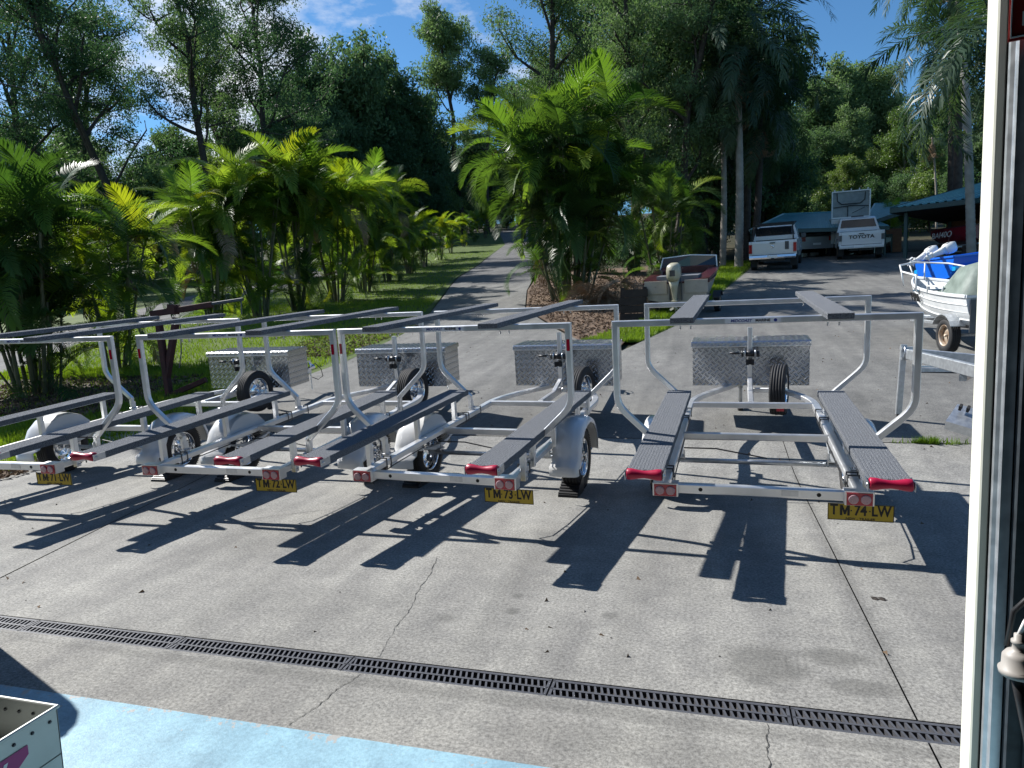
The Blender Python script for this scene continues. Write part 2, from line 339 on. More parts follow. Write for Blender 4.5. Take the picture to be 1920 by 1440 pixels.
# ---------------------------------------------------------------- ground, roads, yard slabs
def sheet(name, rows, mat, off, nx=1, parent=None, kind='structure', label=None, extra=()):
    ys = [r[0] for r in rows]; xl = [r[1] for r in rows]; xr = [r[2] for r in rows]
    Y = sorted(set(ys) | {k for k in KY if ys[0] < k < ys[-1]} | set(extra)); b = MB(); V = []; F = []
    for y in Y:
        a, c = np.interp(y, ys, xl), np.interp(y, ys, xr)
        V += [(a + (c - a) * i / nx, y, zt(y) + off) for i in range(nx + 1)]
    for j in range(len(Y) - 1):
        for i in range(nx): q = j * (nx + 1) + i; F.append((q, q + 1, q + nx + 2, q + nx + 1))
    b.add(V, F); o = b.build(name, MAT[mat], parent)
    if kind and parent is None: o['kind'] = kind
    if label: o['label'] = label
    return o
sheet('ground', [(-60, -420, 420), (700, -420, 420)], 'forest_floor', -.06, nx=6)
sheet('lawn', [(4.4, -9.5, -7.30), (5.6, -10.5, -7.36), (7.6, -14, -7.4), (9, -14.2, -7.3), (12.5, -15.5, -7.05), (16, -17.5, -7.3), (20, -18.2, -8.3), (27.5, -20.5, -10.6), (34, -22, -12.55), (48, -26, -15.7), (68, -32, -19.7), (110, -48, -33)], 'grass_ground', -.012)
sheet('lane', [(6.0, -22, -14.0), (9, -21, -14.2), (12.5, -20.5, -15.5), (16, -21, -17.5), (20, -22, -18.2), (27.5, -25, -20.5), (40, -29.8, -23.2), (60, -36, -29)], 'bitumen', -.004)
sheet('verge', [(6, -60, -22), (12.5, -60, -20.5), (20, -60, -22), (40, -60, -29.8), (60, -60, -36)], 'grass_ground', -.02)
sheet('apron', [(7.712, -7.38, 7.0), (9, -7.3, 7.0), (12.5, -7.0, 7.0), (13.0, -7.05, 7.0)], 'concrete_drive', 0)
sheet('side_road', [(13.004, -7.05, -1.62), (13.2, -7.08, -1.75), (15.2, -7.2, -3.1), (16, -7.3, -3.5), (18.5, -7.9, -4.62), (19.8, -8.2, -5.2), (25.5, -9.9, -6.6), (29, -11.0, -7.3)], 'concrete_drive', 0)
sheet('uphill_road', [(29.004, -11.0, -7.3), (34.2, -12.5, -8.3), (48, -15.6, -11.3), (68, -19.7, -15.9), (110, -33, -28)], 'bitumen', 0)
sheet('driveway', [(13.004, -1.55, 7.0), (14, -1.25, 7.2), (16.3, -.55, 7.6), (20.7, .18, 9.0), (30, 1.6, 14), (36, 2.4, 16)], 'concrete_drive', 0)
sheet('side_lawn', [(13.9, -2.6, -1.27), (16.3, -1.6, -.57), (20.7, -1.2, .16), (30, .2, 1.58), (36, .6, 2.38)], 'grass_ground', -.012)
sheet('garden_bed', [(13.1, -2.1, -1.66), (15.2, -3.06, -1.5), (18.5, -4.6, -1.4), (19.8, -5.16, -1.2), (25.5, -6.56, -1.0), (35, -8.3, .4)], 'mulch', .012)
sheet('soil_bed', [(8.2, -13.4, -9.4), (9.6, -14.6, -9.2), (11.0, -14, -10.2)], 'soil', -.004)
sheet('gravel_edge', [(3.9, -8.2, -6.9), (5.2, -7.75, -7.15), (6.4, -7.62, -7.36)], 'bitumen', -.006)
# yard: separate slabs with open joints over a dark bed
sheet('joint_bed', [(2.2, -9, 8), (7.9, -9, 8)], 'soil', -.022)
yard = link('pavement', None); yard['kind'] = 'structure'
def jl(y): return -4.42 - .235 * (y - 3.22)
def slab(rows, extra=()): return sheet('slab', rows, 'concrete', 0, parent=yard, extra=extra)
slab([(2.205, -9, .758), (2.645, -9, .758)]); slab([(2.205, .765, 8), (2.645, .765, 8)])
slab([(2.785, -9, jl(2.785) - .008), (7.69, -9, jl(7.69) - .008)])
slab([(2.785, jl(2.785) + .006, .758), (7.69, jl(7.69) + .006, .758)])
slab([(2.785, .765, 8), (7.69, .765, 8)])
M('crack_dark', (.05, .05, .048), .9)
def ribbon(name, pts, w, mat, parent, off=.0025):
    b = MB(); V = []; F = []
    for i, (x, y) in enumerate(pts):
        p0 = Vector(pts[max(0, i - 1)]); p1 = Vector(pts[min(len(pts) - 1, i + 1)]); d = (p1 - p0).normalized(); n = Vector((-d.y, d.x)); ww = w * random.uniform(.25, 1.1) if 0 < i < len(pts) - 1 else w * .1
        for s in (-1, 1): V.append((x + n.x * ww * s / 2, y + n.y * ww * s / 2, zt(y) + off))
    F = [(2 * i, 2 * i + 2, 2 * i + 3, 2 * i + 1) for i in range(len(pts) - 1)]
    return b.add(V, F).build(name, MAT[mat], parent)
def wander(a, b, n, amp):
    P = []; a = Vector(a); b = Vector(b); nn = Vector((-(b - a).y, (b - a).x)).normalized(); o = 0
    for i in range(n + 1):
        o += random.uniform(-amp, amp); o *= .8; P.append(tuple(a.lerp(b, i / n) + nn * o))
    return P
for a, b_, n in (((-1.62, 2.21), (-1.52, 2.64), 30), ((-1.5, 2.79), (-1.72, 4.1), 60), ((.18, 2.21), (.22, 2.64), 30), ((-3.6, 4.6), (-2.9, 5.1), 30)):
    ribbon('crack', wander(a, b_, n, .008), .0045, 'crack_dark', yard)
# trench drain: channel and lift-out grates
chn = MB()
for (y0, y1, z0, z1) in ((2.640, 2.646, -.12, -.004), (2.784, 2.790, -.12, -.004)): chn.box((-.5, (y0 + y1) / 2, (z0 + z1) / 2), (17, y1 - y0, z1 - z0))
chn.box((-.5, 2.715, -.122), (17, .15, .006)); ch = chn.build('drain_channel', MAT['black_plastic']); tag(ch, 'black plastic channel of the trench drain across the yard', 'drain channel')
PIT = .967; NS = 34
gm = MB()
for y in (2.655, 2.775): gm.box((0, y, -.014), (PIT - .006, .016, .024))
gm.box((0, 2.712, -.012), (PIT - .006, .012, .020))
for x in (-PIT / 2 + .010, PIT / 2 - .010): gm.box((x, 2.715, -.014), (.012, .12, .024))
gmesh = gm.mesh('grate_frame', M('grate', (.085, .088, .10), .42, .1, var=.2, vs=14))
sl = MB()
for y0, y1 in ((2.663, 2.706), (2.718, 2.767)): sl.box((0, (y0 + y1) / 2, -.013), (.009, y1 - y0, .020), Matrix.Rotation(R(14), 3, 'Z'))
slm = sl.mesh('slat', MAT['grate'])
for k in range(-4, 2):
    cx = -.66 + PIT / 2 + k * PIT
    w = ['in front of trailer TM 71', 'left of the long crack', 'crossed by the long crack', 'at the middle of the yard', 'beside the wet stain', 'running under the shed door post'][k + 4]
    t = thing('drain_grate', 'dark ribbed drain grate length ' + w, 'drain grate', (cx, 0, -.001), group='grates of the trench drain')
    link('frame', gmesh, t)
    for i in range(NS): link('slat', slm, t, (-PIT / 2 + .028 + (PIT - .056) * i / (NS - 1), 0, 0))
# blue painted shed floor
sheet('floor', [(-7, -9, 6), (2.2, -9, 6)], 'blue_floor', .004)
# grass and litter as real blades
def blades(name, regions, n, h, w, mat, label, cat, dens=None, flat=False):
    V = np.zeros((n, 3, 3)); k = 0
    x = np.empty(n); y = np.empty(n)
    tot = sum(r[4] for r in regions); i0 = 0
    for (xa, xb, ya, yb, wt, fn) in regions:
        m = int(n * wt / tot); xx = rng.uniform(xa, xb, m * 6); yy = ya + (yb - ya) * rng.uniform(0, 1, m * 6) ** 1.5
        ok = fn(xx, yy); xx, yy = xx[ok][:m], yy[ok][:m]; x[i0:i0 + len(xx)] = xx; y[i0:i0 + len(xx)] = yy; i0 += len(xx)
    x, y = x[:i0], y[:i0]; n = i0; z = np.interp(y, KY, KZ) - .01
    a = rng.uniform(0, 2 * np.pi, n); hh = h * rng.uniform(.5, 1.3, n); ww = w * rng.uniform(.6, 1.3, n); le = hh * rng.uniform(0, .7, n)
    b = rng.uniform(0, 2 * np.pi, n)
    P = np.zeros((n, 3, 3)); ca, sa = np.cos(a) * ww, np.sin(a) * ww
    P[:, 0] = np.stack([x - ca, y - sa, z], 1); P[:, 1] = np.stack([x + ca, y + sa, z], 1)
    if flat: hh = hh * .35; P[:, :, 2] += .03
    P[:, 2] = np.stack([x + np.cos(b) * le, y + np.sin(b) * le, z + hh + (.03 if flat else 0)], 1)
    me = qmesh(name, P.reshape(-1, 3), np.arange(3 * n).reshape(n, 3), MAT[mat])
    o = link(name, me); tag(o, label, cat, kind='stuff'); return o
LYL = [4.4, 5.6, 7.6, 9, 12.5, 16, 20, 27.5, 34, 48, 68]; LXL = [-9.5, -10.5, -14, -14.2, -15.5, -17.5, -18.2, -20.5, -22, -26, -32]; LXR = [-7.40, -7.5, -7.5, -7.45, -7.2, -7.45, -8.45, -10.8, -12.7, -15.9, -19.9]
inl = lambda x, y: (x > np.interp(y, LYL, LXL)) & (x < np.interp(y, LYL, LXR)) & ~((x < -9.3) & (y > 8.2) & (y < 11.0) & (rng.uniform(0, 1, len(x)) < .8))
blades('grass', [(-24, -7.3, 4.5, 12, 4, inl), (-24, -7.3, 11, 24, 4, inl), (-32, -7.3, 22, 60, 3, inl)], 95000, .085, .010, 'grass_blade', 'short sunlit green grass of the verge along the palms', 'grass')
ins = lambda x, y: (x > np.interp(y, [13.9, 16.3, 20.7, 30, 36], [-2.5, -1.6, -1.2, .2, .6])) & (x < np.interp(y, [13.9, 16.3, 20.7, 30, 36], [-1.32, -.62, .10, 1.5, 2.3]))
blades('grass', [(-2.6, 2.4, 13.9, 36, 1, ins)], 24000, .10, .012, 'grass_blade', 'bright green grass strip beside the concrete driveway', 'grass')
inw = lambda x, y: np.abs(y - 7.70) < .03 + .02 * np.sin(x * 9)
blades('weeds', [(1.8, 2.5, 7.6, 7.8, 1, inw), (1.98, 2.22, 7.6, 7.8, 2.5, inw)], 420, .075, .006, 'grass_blade', 'small weeds growing in the slab joint', 'weeds')
inb = lambda x, y: (x > np.interp(y, [13.1, 15.2, 18.5, 19.8, 25.5, 35], [-2.05, -3.0, -4.5, -5.1, -6.5, -8.2])) & (x < np.interp(y, [13.1, 15.2, 18.5, 25.5, 35], [-1.7, -1.6, -1.5, -1.1, .3]))
blades('leaf_litter', [(-8, .3, 13.1, 30, 3, inb), (-13.5, -9.2, 8.3, 11.2, 1.5, lambda x, y: x < 0), (-9.5, -7.3, 12.8, 17, .7, lambda x, y: x < -7.2 - .0 * y), (-8.1, -7.1, 4.0, 6.3, .5, lambda x, y: (x < -7.2) & (x > -7.9))], 16000, .10, .035, 'litter', 'dry brown leaf litter over the garden beds', 'leaf litter', flat=True)
# few pebbles and leaves lying on the yard
pb = MB()
for i in range(70):
    x, y = random.uniform(-6, 2.4), random.uniform(2.9, 7.5) ; s = random.uniform(.003, .008)
    if i < 4: x, y, s = .86 + (i % 2) * .03 + random.uniform(-.01, .01), 3.94 - (i // 2) * .02, .022
    a = random.uniform(0, 6.28); pb.add([(x + s * math.cos(a + q), y + s * .7 * math.sin(a + q), zt(y) + .002) for q in (0, 1.6, 3.1, 4.7)] + [(x, y, zt(y) + s * (.3 if i < 4 else .6))], [(0, 1, 4), (1, 2, 4), (2, 3, 4), (3, 0, 4)])
tag(pb.build('grit', MAT['timber_dark']), 'scattered grit and bits of bark on the concrete', 'grit', kind='stuff')

# ---------------------------------------------------------------- the shed the picture is taken from
shed = thing('shed', 'dark steel shed with cream door jamb framing the yard', 'shed', (0, 0, 0))
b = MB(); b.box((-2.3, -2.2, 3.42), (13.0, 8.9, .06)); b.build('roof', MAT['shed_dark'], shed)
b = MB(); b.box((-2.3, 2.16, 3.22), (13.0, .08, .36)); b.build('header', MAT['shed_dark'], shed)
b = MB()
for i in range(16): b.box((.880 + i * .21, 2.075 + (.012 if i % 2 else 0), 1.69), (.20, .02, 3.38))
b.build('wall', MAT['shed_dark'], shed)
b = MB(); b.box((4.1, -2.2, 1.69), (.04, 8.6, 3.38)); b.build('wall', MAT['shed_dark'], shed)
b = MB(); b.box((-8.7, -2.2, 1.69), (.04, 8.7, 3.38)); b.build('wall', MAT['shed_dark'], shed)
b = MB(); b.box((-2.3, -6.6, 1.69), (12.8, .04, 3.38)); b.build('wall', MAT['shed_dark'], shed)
b = MB(); b.sweep([(.732, 2.172, 0), (.732, 2.172, 3.03)], rect(.024, .078, .004), ref=(1, 0, 0)); b.build('door_post', MAT['cream_steel'], shed)
b = MB(); b.sweep([(.748, 2.096, 0), (.748, 2.096, 3.03)], [(-.004, -.030), (-.004, -.014), (-.012, -.008), (-.012, .006), (-.004, .012), (-.004, .034), (.02, .034), (.02, -.030)], ref=(1, 0, 0)); b.build('guide_track', MAT['galvanised'], shed)
b = MB(); b.box((.772, 2.142, 1.52), (.058, .014, 3.04)); b.build('door_seal', MAT['shed_dark'], shed)
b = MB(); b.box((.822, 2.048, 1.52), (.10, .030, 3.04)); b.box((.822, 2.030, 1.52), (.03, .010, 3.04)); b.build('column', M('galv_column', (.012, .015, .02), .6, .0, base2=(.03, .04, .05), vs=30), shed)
p = at(1906, 28, 1.75)
sg = thing('warning_sign', 'red sign with a white letter high on the shed wall', 'sign', p, (0, 0, R(-16)))
b = MB(); b.box((.06, 0, 0), (.15, .006, .12)); b.build('panel', MAT['sign_red'], sg)
b = MB()
for c, d in (((.06, -.004, -.052), (.142, .002, .003)), ((-.010, -.004, 0), (.003, .002, .10))): b.box(c, d)
for c, d in (((.014, -.004, -.012), (.005, .002, .032)), ((.024, -.004, .002), (.016, .002, .005)), ((.024, -.004, -.012), (.014, .002, .005)), ((.024, -.004, -.026), (.016, .002, .005))): b.box(c, d)
b.build('lettering', MAT['ink_white'], sg)
# hanging extension lead
p = at(1908, 1240, 1.42)
ld = thing('extension_lead', 'grey extension lead plug hanging on the shed wall', 'extension lead', p)
b = MB(); b.lathe([(-.030, .001), (-.030, .034), (-.018, .036), (-.016, .030), (.012, .029), (.022, .022), (.026, .012), (.040, .011), (.042, .014), (.048, .014), (.050, .009), (.062, .009), (.064, .0)], axis='Z', n=20); b.build('plug', MAT['cord_grey'], ld)
b = MB(); b.sweep([(0, 0, .06), (.01, 0, .09), (.03, .0, .125), (.06, -.01, .16), (.10, -.03, .20), (.14, -.06, .21)], circ(.0045, 8), ref=(0, 1, 0), smooth=True); b.build('cable', MAT['ink_white'], ld)
b = MB(); b.sweep([(.0, .01, -.03), (.012, 0, -.1), (.03, -.01, -.2), (.045, -.02, -.3), (.05, -.03, -.42)], circ(.011, 8), ref=(0, 1, 0), smooth=True); b.sweep([(-.01, .03, .02), (.0, .03, .10), (.04, .02, .16), (.09, .0, .19)], circ(.006, 8), ref=(0, 1, 0), smooth=True); b.build('cable', MAT['black_plastic'], ld)
# aluminium bin and an unseen shadow caster
p = at(107, 1327, 2.12); ztop = p.z
bn = thing('tool_bin', 'riveted grey metal bin with magenta sticker on shed floor', 'bin', (p.x, p.y, .004), (0, 0, R(0)))
b = MB(); H_ = ztop; t_ = .004; Wd, Dp = .62, .42
for c, d in (((-Wd / 2, -t_ / 2, H_ / 2), (Wd, t_, H_)), ((-t_ / 2, -Dp / 2, H_ / 2), (t_, Dp - .002, H_)), ((-Wd / 2, -Dp, H_ / 2), (Wd, t_, H_)), ((-Wd, -Dp / 2, H_ / 2), (t_, Dp, H_)), ((-Wd / 2, -Dp / 2, H_ - .16), (Wd, Dp, .004))): b.box(c, d)
b.build('shell', MAT['grey_bin'], bn)
b = MB(); b.sweep([(0, 0, H_), (-Wd, 0, H_), (-Wd, -Dp, H_), (0, -Dp, H_)], rect(.012, .012, .003), ref=(0, 0, 1), closed=True); b.build('rim', MAT['grey_bin'], bn)
rv = MB()
for k in range(7):
    rv.lathe([(0, .006), (.003, .005), (.004, 0)], (.0005, -.03 - k * .06, H_ - .035), 'X', 8)
    rv.lathe([(0, .006), (-.003, .005), (-.004, 0)], (-.04 - k * .06, -.005, H_ - .035), 'Y', 8)
rv.build('rivets', MAT['steel_dark'], bn)
b = MB(); b.add([(.0025, -.11, H_ - .06), (.0025, -.22, H_ - .06), (.0025, -.27, H_ - .11), (.0025, -.16, H_ - .125), (.0025, -.11, H_ - .09)], [(0, 1, 2, 3, 4)]); st = b.build('sticker', MAT['magenta'], bn)
b = MB(); b.prism([(-.175, H_ - .075), (-.188, H_ - .075), (-.202, H_ - .110), (-.192, H_ - .110)], .003, .0035); b.prism([(-.202, H_ - .080), (-.212, H_ - .080), (-.217, H_ - .110), (-.208, H_ - .110)], .003, .0035); b.build('emblem', MAT['ink_white'], st)
dr = thing('shadow_caster', 'unseen black round-topped shadow caster added near the shed door edge', 'shadow caster', (-4.03, 2.57, .0))  # unseen object added so that a rounded shadow falls on the floor
b = MB(); b.lathe([(0, .0), (0, .12), (.01, .125), (1.32, .125), (1.40, .115), (1.46, .085), (1.49, .04), (1.49, 0)], axis='Z', n=28); b.build('shell', MAT['black_plastic'], dr)
b = MB(); b.lathe([(1.48, .03), (1.53, .03), (1.53, 0)], axis='Z', n=14); b.build('caster_cap', MAT['zinc'], dr)
lv = lambda x, y: (np.abs(x) < 99)
blades('fallen_leaves', [(-7.0, 2.6, 2.9, 7.6, 1, lv), (-7.0, 6.0, 7.8, 13.0, 2, lv), (-7.2, -4.5, 13, 19, 1.2, lv), (-.2, 6.0, 14, 26, 1, lv)], 420, .05, .016, 'litter', 'dry leaves scattered over the concrete yard', 'fallen leaves', flat=True).location.z = -.022
# ---------------------------------------------------------------- lettering helper
def letters(name, text, h, mat, parent, loc, rot, bold=0.0, sx=1.0, shear=0.0, ext=.0006, align='CENTER'):
    cu = bpy.data.curves.new('txt', 'FONT'); cu.body = text; cu.size = h; cu.align_x = align; cu.align_y = 'CENTER'; cu.extrude = ext; cu.offset = bold; cu.shear = shear; cu.resolution_u = 3
    to = bpy.data.objects.new('txt', cu); col.objects.link(to); bpy.context.view_layer.update()
    me = bpy.data.meshes.new_from_object(to); bpy.data.objects.remove(to); me.materials.clear(); me.materials.append(MAT[mat])
    return link(name, me, parent, loc, rot, (sx, 1, 1))
# ---------------------------------------------------------------- wheels
TYRE = [(-.060, .172), (-.078, .185), (-.083, .215), (-.078, .248), (-.066, .270), (-.060, .2765)]
for x in (-.042, -.014, .014, .042): TYRE += [(x - .0045, .2785), (x - .004, .2705), (x + .004, .2705), (x + .0045, .2785)]
TYRE += [(.060, .2765), (.066, .270), (.078, .248), (.083, .215), (.078, .185), (.060, .172)]
tb = MB(); tb.lathe(TYRE, axis='X', n=40); 
for i in range(80):
    a = 2 * math.pi * i / 80; rot = Matrix.Rotation(a, 3, 'X')
    for s in (-1, 1): tb.box(rot @ Vector((s * .068, 0, .2705)), (.016, .004, .008), rot)
TYRE_ME = tb.mesh('tyre', MAT['rubber'])
rb = MB(); rb.lathe([(-.062, .176), (-.070, .178), (-.070, .168), (-.055, .160), (.04, .150), (.055, .160), (.070, .168), (.070, .178), (.062, .176)], axis='X', n=36)
rb.lathe([(.018, .0), (.030, .030), (.034, .055), (.022, .070), (.012, .1), (.010, .11)], axis='X', n=30)
rb.lathe([(.030, .0), (.058, .0), (.060, .02), (.056, .028), (.03, .030)], axis='X', n=18)
for i in range(8):
    a = 2 * math.pi * i / 8; rot = Matrix.Rotation(a, 3, 'X'); rb.box(rot @ Vector((.020, 0, .128)), (.022, .048, .066), rot)
for i in range(5):
    a = 2 * math.pi * i / 5; rb.lathe([(.03, .008), (.048, .008), (.050, 0)], (0, .052 * math.cos(a), .052 * math.sin(a)), 'X', 6)
RIM_ME = rb.mesh('rim', MAT['chrome'])
def wheel(name, parent, loc, rot=(0, 0, 0), s=1.0, rim=None, tyre=None):
    w = link(name, None, parent, loc, rot, s); w.empty_display_size = .1
    link('tyre', tyre or TYRE_ME, w); link('rim', rim or RIM_ME, w); return w
# ---------------------------------------------------------------- the four identical boat trailers
AL = MAT['aluminium']
def bunk_mesh(y0, y1, w, th, name):
    n = 11; prof = []
    for i in range(n):
        for k, zz in ((0, -.0013), (.25, 0), (.75, 0)): prof.append((-w / 2 + w * (i + k) / n, zz))
    prof.append((w / 2, -.0013)); prof += [(w / 2 + .002, -.012), (w / 2, -th), (-w / 2, -th), (-w / 2 - .002, -.012)]
    rings = []; nr = 26
    for j in range(nr + 1):
        y = y0 + (y1 - y0) * j / nr; dz = 0
        jig = .0012 * math.sin(j * 2.1) + .0008 * math.sin(j * 5.3)
        e = min(j, nr - j); 
        rings.append([(a + jig, y, b) for a, b in prof])
    first = [(a * .985, y0 - .008, -th * .5 + (b + th * .5) * .82) for a, b in prof]; last = [(a * .985, y1 + .008, -th * .5 + (b + th * .5) * .82) for a, b in prof]
    return MB().loft([first] + rings + [last], smooth=False).mesh(name, MAT['bunk_carpet'])
def make_trailer():
    t = thing('boat_trailer', '', 'boat trailer')
    RZ = .47
    for s in (-1, 1):
        path = [(s * .60, -1.30, RZ), (s * .60, 1.40, RZ)] + [(s * x, y, RZ + dz) for x, y, dz in ((.59, 1.52, 0), (.565, 1.65, 0), (.52, 1.80, 0), (.45, 1.97, 0), (.36, 2.15, 0), (.26, 2.34, 0), (.155, 2.56, 0), (.075, 2.76, 0))]
        MB().sweep(path, rect(.05, .068, .006), ref=(s, 0, 0) if False else (0, 0, 1)).build('chassis_rail', AL, t)
    for y, hw in ((.10, .576), (1.38, .576)): MB().sweep([(-hw, y, RZ), (hw, y, RZ)], rect(.058, .045, .006)).build('crossmember', AL, t)
    rc = MB().sweep([(-.503, -1.305, RZ), (.503, -1.305, RZ)], rect(.064, .05, .006)).build('rear_crossmember', AL, t)
    for x in (-.36, .36): MB().lathe([(0, 0), (0, .013), (-.001, .013)], (x, -1.3305, RZ), 'Y', 16).build('hole', MAT['ink_black'], rc)
    MB().sweep([(0, 1.41, RZ), (0, 4.02, RZ)], rect(.075, .055, .006)).build('drawbar', AL, t)
    # hoops that carry the top bunks
    for k, y in enumerate((-.885, .945)):
        P = []
        for s in (-1, 1):
            seg = [(.992 - .0225, 1.5415), (.992 - .0225, 1.02), (.966, .985), (.955, .95), (.935, .915), (.905, .880), (.655, .640), (.640, .625)]
            P.append([(s * x, y, z) for x, z in seg])
        path = P[0][::-1] + P[1]
        hp = MB().sweep(path, rect(.045, .045, .005), ref=(0, 1, 0)).build('hoop', AL, t)
        for s in (-1, 1):
            MB().box((s * .632, y, .520), (.012, .07, .13)).build('hoop_bracket', AL, hp)
            MB().sweep([(s * .648, y, .64), (s * .640, y, .46)], rect(.045, .040, .004), ref=(0, 1, 0)).build('hoop_foot', AL, hp)
        if k == 0:
            st = MB().box((-.03, y - .0235, 1.5415), (.36, .0015, .032)).build('sticker', MAT['sticker_white'], hp)
            letters('lettering', 'MIDCOAST', .027, 'ink_blue', st, (-.105, y - .0247, 1.5415), (R(90), 0, 0), .0006, 1.0, .25)
            letters('lettering', 'MARINE', .023, 'ink_black', st, (.035, y - .0247, 1.5415), (R(90), 0, 0), .0008, 1.15)
            MB().lathe([(0, 0), (0, .011), (-.0006, .011)], (.115, y - .0245, 1.5415), 'Y', 14).build('emblem', MAT['ink_blue'], st)
            for s in (-1, 1): MB().box((s * .9695, y - .0235, 1.40), (.024, .002, .085)).build('reflector', MAT['red_lens'], hp)
    # bunks
    lo, up = bunk_mesh(-1.86, .665, .213, .052, 'lower_bunk'), bunk_mesh(-1.22, 1.31, .150, .040, 'upper_bunk')
    prof = [(-.103, .0), (-.103, .030), (-.098, .034), (-.07, .033), (-.035, .026), (0, .022), (.035, .026), (.07, .033), (.098, .034), (.103, .030), (.103, 0)]
    ro = MB().lathe(prof, axis='X', n=20).mesh('roller', MAT['red_rubber'])
    br = MB().box((-.112, .03, -.002), (.004, .11, .05)).box((.112, .03, -.002), (.004, .11, .05)).lathe([(-.118, 0), (-.118, .010), (.118, .010), (.118, 0)], axis='X', n=10).mesh('bracket', MAT['zinc'])
    for s in (-1, 1):
        q = link('lower_bunk', lo, t, (s * .648, 0, .760)); link('roller', ro, q, (0, -1.905, -.018)); link('bracket', br, q, (0, -1.905, -.022))
        MB().box((s * .648, -.6, .700), (.10, 2.5, .012)).build('bunk_bearer', AL, t)
        u = link('upper_bunk', up, t, (s * .474, 0, 1.604))
        for y in (-.885, .945):
            for dx in (-.035, .035): MB().lathe([(-.02, 0), (-.02, .006), (.002, .006)], (s * .474 + dx, y, 1.512), 'Z', 8).build('bolt', MAT['zinc'], t)
        for y in (-1.13, -.30, .52): MB().sweep([(s * .649, y, .425), (s * .649, y, .694)], rect(.042, .05, .004), ref=(1, 0, 0)).build('bunk_post', AL, t)
        for y in (-1.02, -.95, .62, .69, 1.02):
            MB().sweep([(s * .566, y, .425), (s * .566, y, .511), (s * .634, y, .511), (s * .634, y, .425)], rect(.010, .010, .002), ref=(0, 1, 0)).build('clamp', MAT['steel_dark'], t)
        # mudguard
        A = [(-.46, .245), (-.46, .325), (-.375, .345), (-.345, .42), (-.285, .525), (-.18, .605), (-.05, .640), (.08, .638), (.20, .595), (.30, .505), (.35, .39), (.365, .27)]
        g = MB(); ring = []
        def off(k, d):
            a = Vector(A[max(0, k - 1)]); c = Vector(A[min(len(A) - 1, k + 1)]); tt = (c - a).normalized(); n = Vector((-tt.y, tt.x)); return Vector(A[k]) + n * d
        xs = [(.640, 0), (.700, .012), (.80, .014), (.855, .008), (.880, -.012), (.884, -.045)]
        rings = [[(s * x, *off(k, d)) for x, d in xs] for k in range(len(A))]
        g.loft(rings, cap=False, closed=False); rin = [[(s * (x - .004), *off(k, d - .005)) for x, d in xs] for k in range(len(A))]; g.loft(rin, cap=False, closed=False)
        n0 = len(A); g.add([(s * .640, a, b_) for a, b_ in A[2:]] + [(s * .640, .35, .39), (s * .640, .30, .42), (s * .640, -.30, .42)], [tuple(range(len(A) - 2 + 0)) [:-1] + (len(A) - 2, len(A) - 1, len(A))])
        mg = g.build('mudguard', MAT['white_gelcoat'], t)
        MB().box((s * .76, -.464, .288), (.10, .004, .026)).build('reflector', MAT['red_lens'], mg)
        wheel('wheel', t, (s * .752, 0, .279), (0, 0, 0 if s > 0 else math.pi))
        # leaf spring and hanger
        sp = MB(); 
        for i in range(4):
            L_ = .36 - .07 * i; sp.sweep([(s * .60, -L_, .365 + i * -.010 + .045 * (L_ / .36) ** 2), (s * .60, -L_ / 2, .362 - i * .010 + .011 * (L_ / .36) ** 2), (s * .60, 0, .360 - i * .010), (s * .60, L_ / 2, .362 - i * .010 + .011 * (L_ / .36) ** 2), (s * .60, L_, .365 - i * .010 + .045 * (L_ / .36) ** 2)], rect(.045, .008, .001), ref=(1, 0, 0))
        sp.build('leaf_spring', MAT['galvanised'], t)
        for y in (-.37, .37): MB().box((s * .60, y, .418), (.05, .03, .045)).build('spring_hanger', MAT['galvanised'], t)
        MB().box((s * .60, 0, .315), (.085, .10, .012)).sweep([(s * .56, -.03, .375), (s * .56, -.03, .29)], circ(.006, 6), ref=(1, 0, 0)).sweep([(s * .64, .03, .375), (s * .64, .03, .29)], circ(.006, 6), ref=(1, 0, 0)).build('axle_clamp', MAT['zinc'], t)
        # tail light in its box
        tl = MB().box((s * .585, -1.325, RZ), (.166, .085, .088)).build('tail_light', AL, t)
        MB().box((s * .585, -1.369, RZ - .002), (.146, .010, .078)).build('lens_base', MAT['red_lens'], tl)
        for dx in (-.0345, .0345): MB().lathe([(-.002, .029), (-.007, .029), (-.009, .022), (-.0075, .018), (-.010, .012), (-.009, .008), (-.011, 0)], (s * .585 + dx, -1.374, RZ - .002), 'Y', 22).build('lens', MAT['clear_lens'], tl)
    for s in (-1, 1):
        for y in (-1.13, -.30, .52):
            for dz in (.45, .49): MB().lathe([(0, .009), (s * .008, .009), (s * .008, 0)], (s * .672, y, dz), 'X', 6).build('bolt', MAT['zinc'], t)
        MB().sweep([(s * .52, -1.29, RZ - .02), (s * .48, -1.26, RZ - .05), (s * .545, -1.18, RZ - .045), (s * .560, -.9, RZ - .040), (s * .566, -.2, RZ - .042), (s * .566, .9, RZ - .040)], circ(.005, 6), ref=(0, 0, 1), smooth=True).build('wiring', MAT['black_plastic'], t)
        for y in (-.885, .945): MB().sweep([(s * .60, y - .03, .515), (s * .655, y - .03, .515), (s * .655, y + .03, .515), (s * .60, y + .03, .515)], circ(.006, 6), ref=(0, 0, 1), closed=True).build('weld_bead', MAT['zinc'], t)
    MB().box((.19, -1.3315, RZ + .002), (.10, .002, .035)).build('compliance_plate', MAT['zinc'], t)
    MB().sweep([(-.70, 0, .279), (.70, 0, .279)], circ(.021, 14), ref=(0, 0, 1), smooth=True).build('axle', MAT['galvanised'], t)
    MB().sweep([(-.56, -.05, .40), (-.30, -.05, .40), (.1, -.05, .33)], circ(.006, 6)).build('brake_line', MAT['black_plastic'], t)
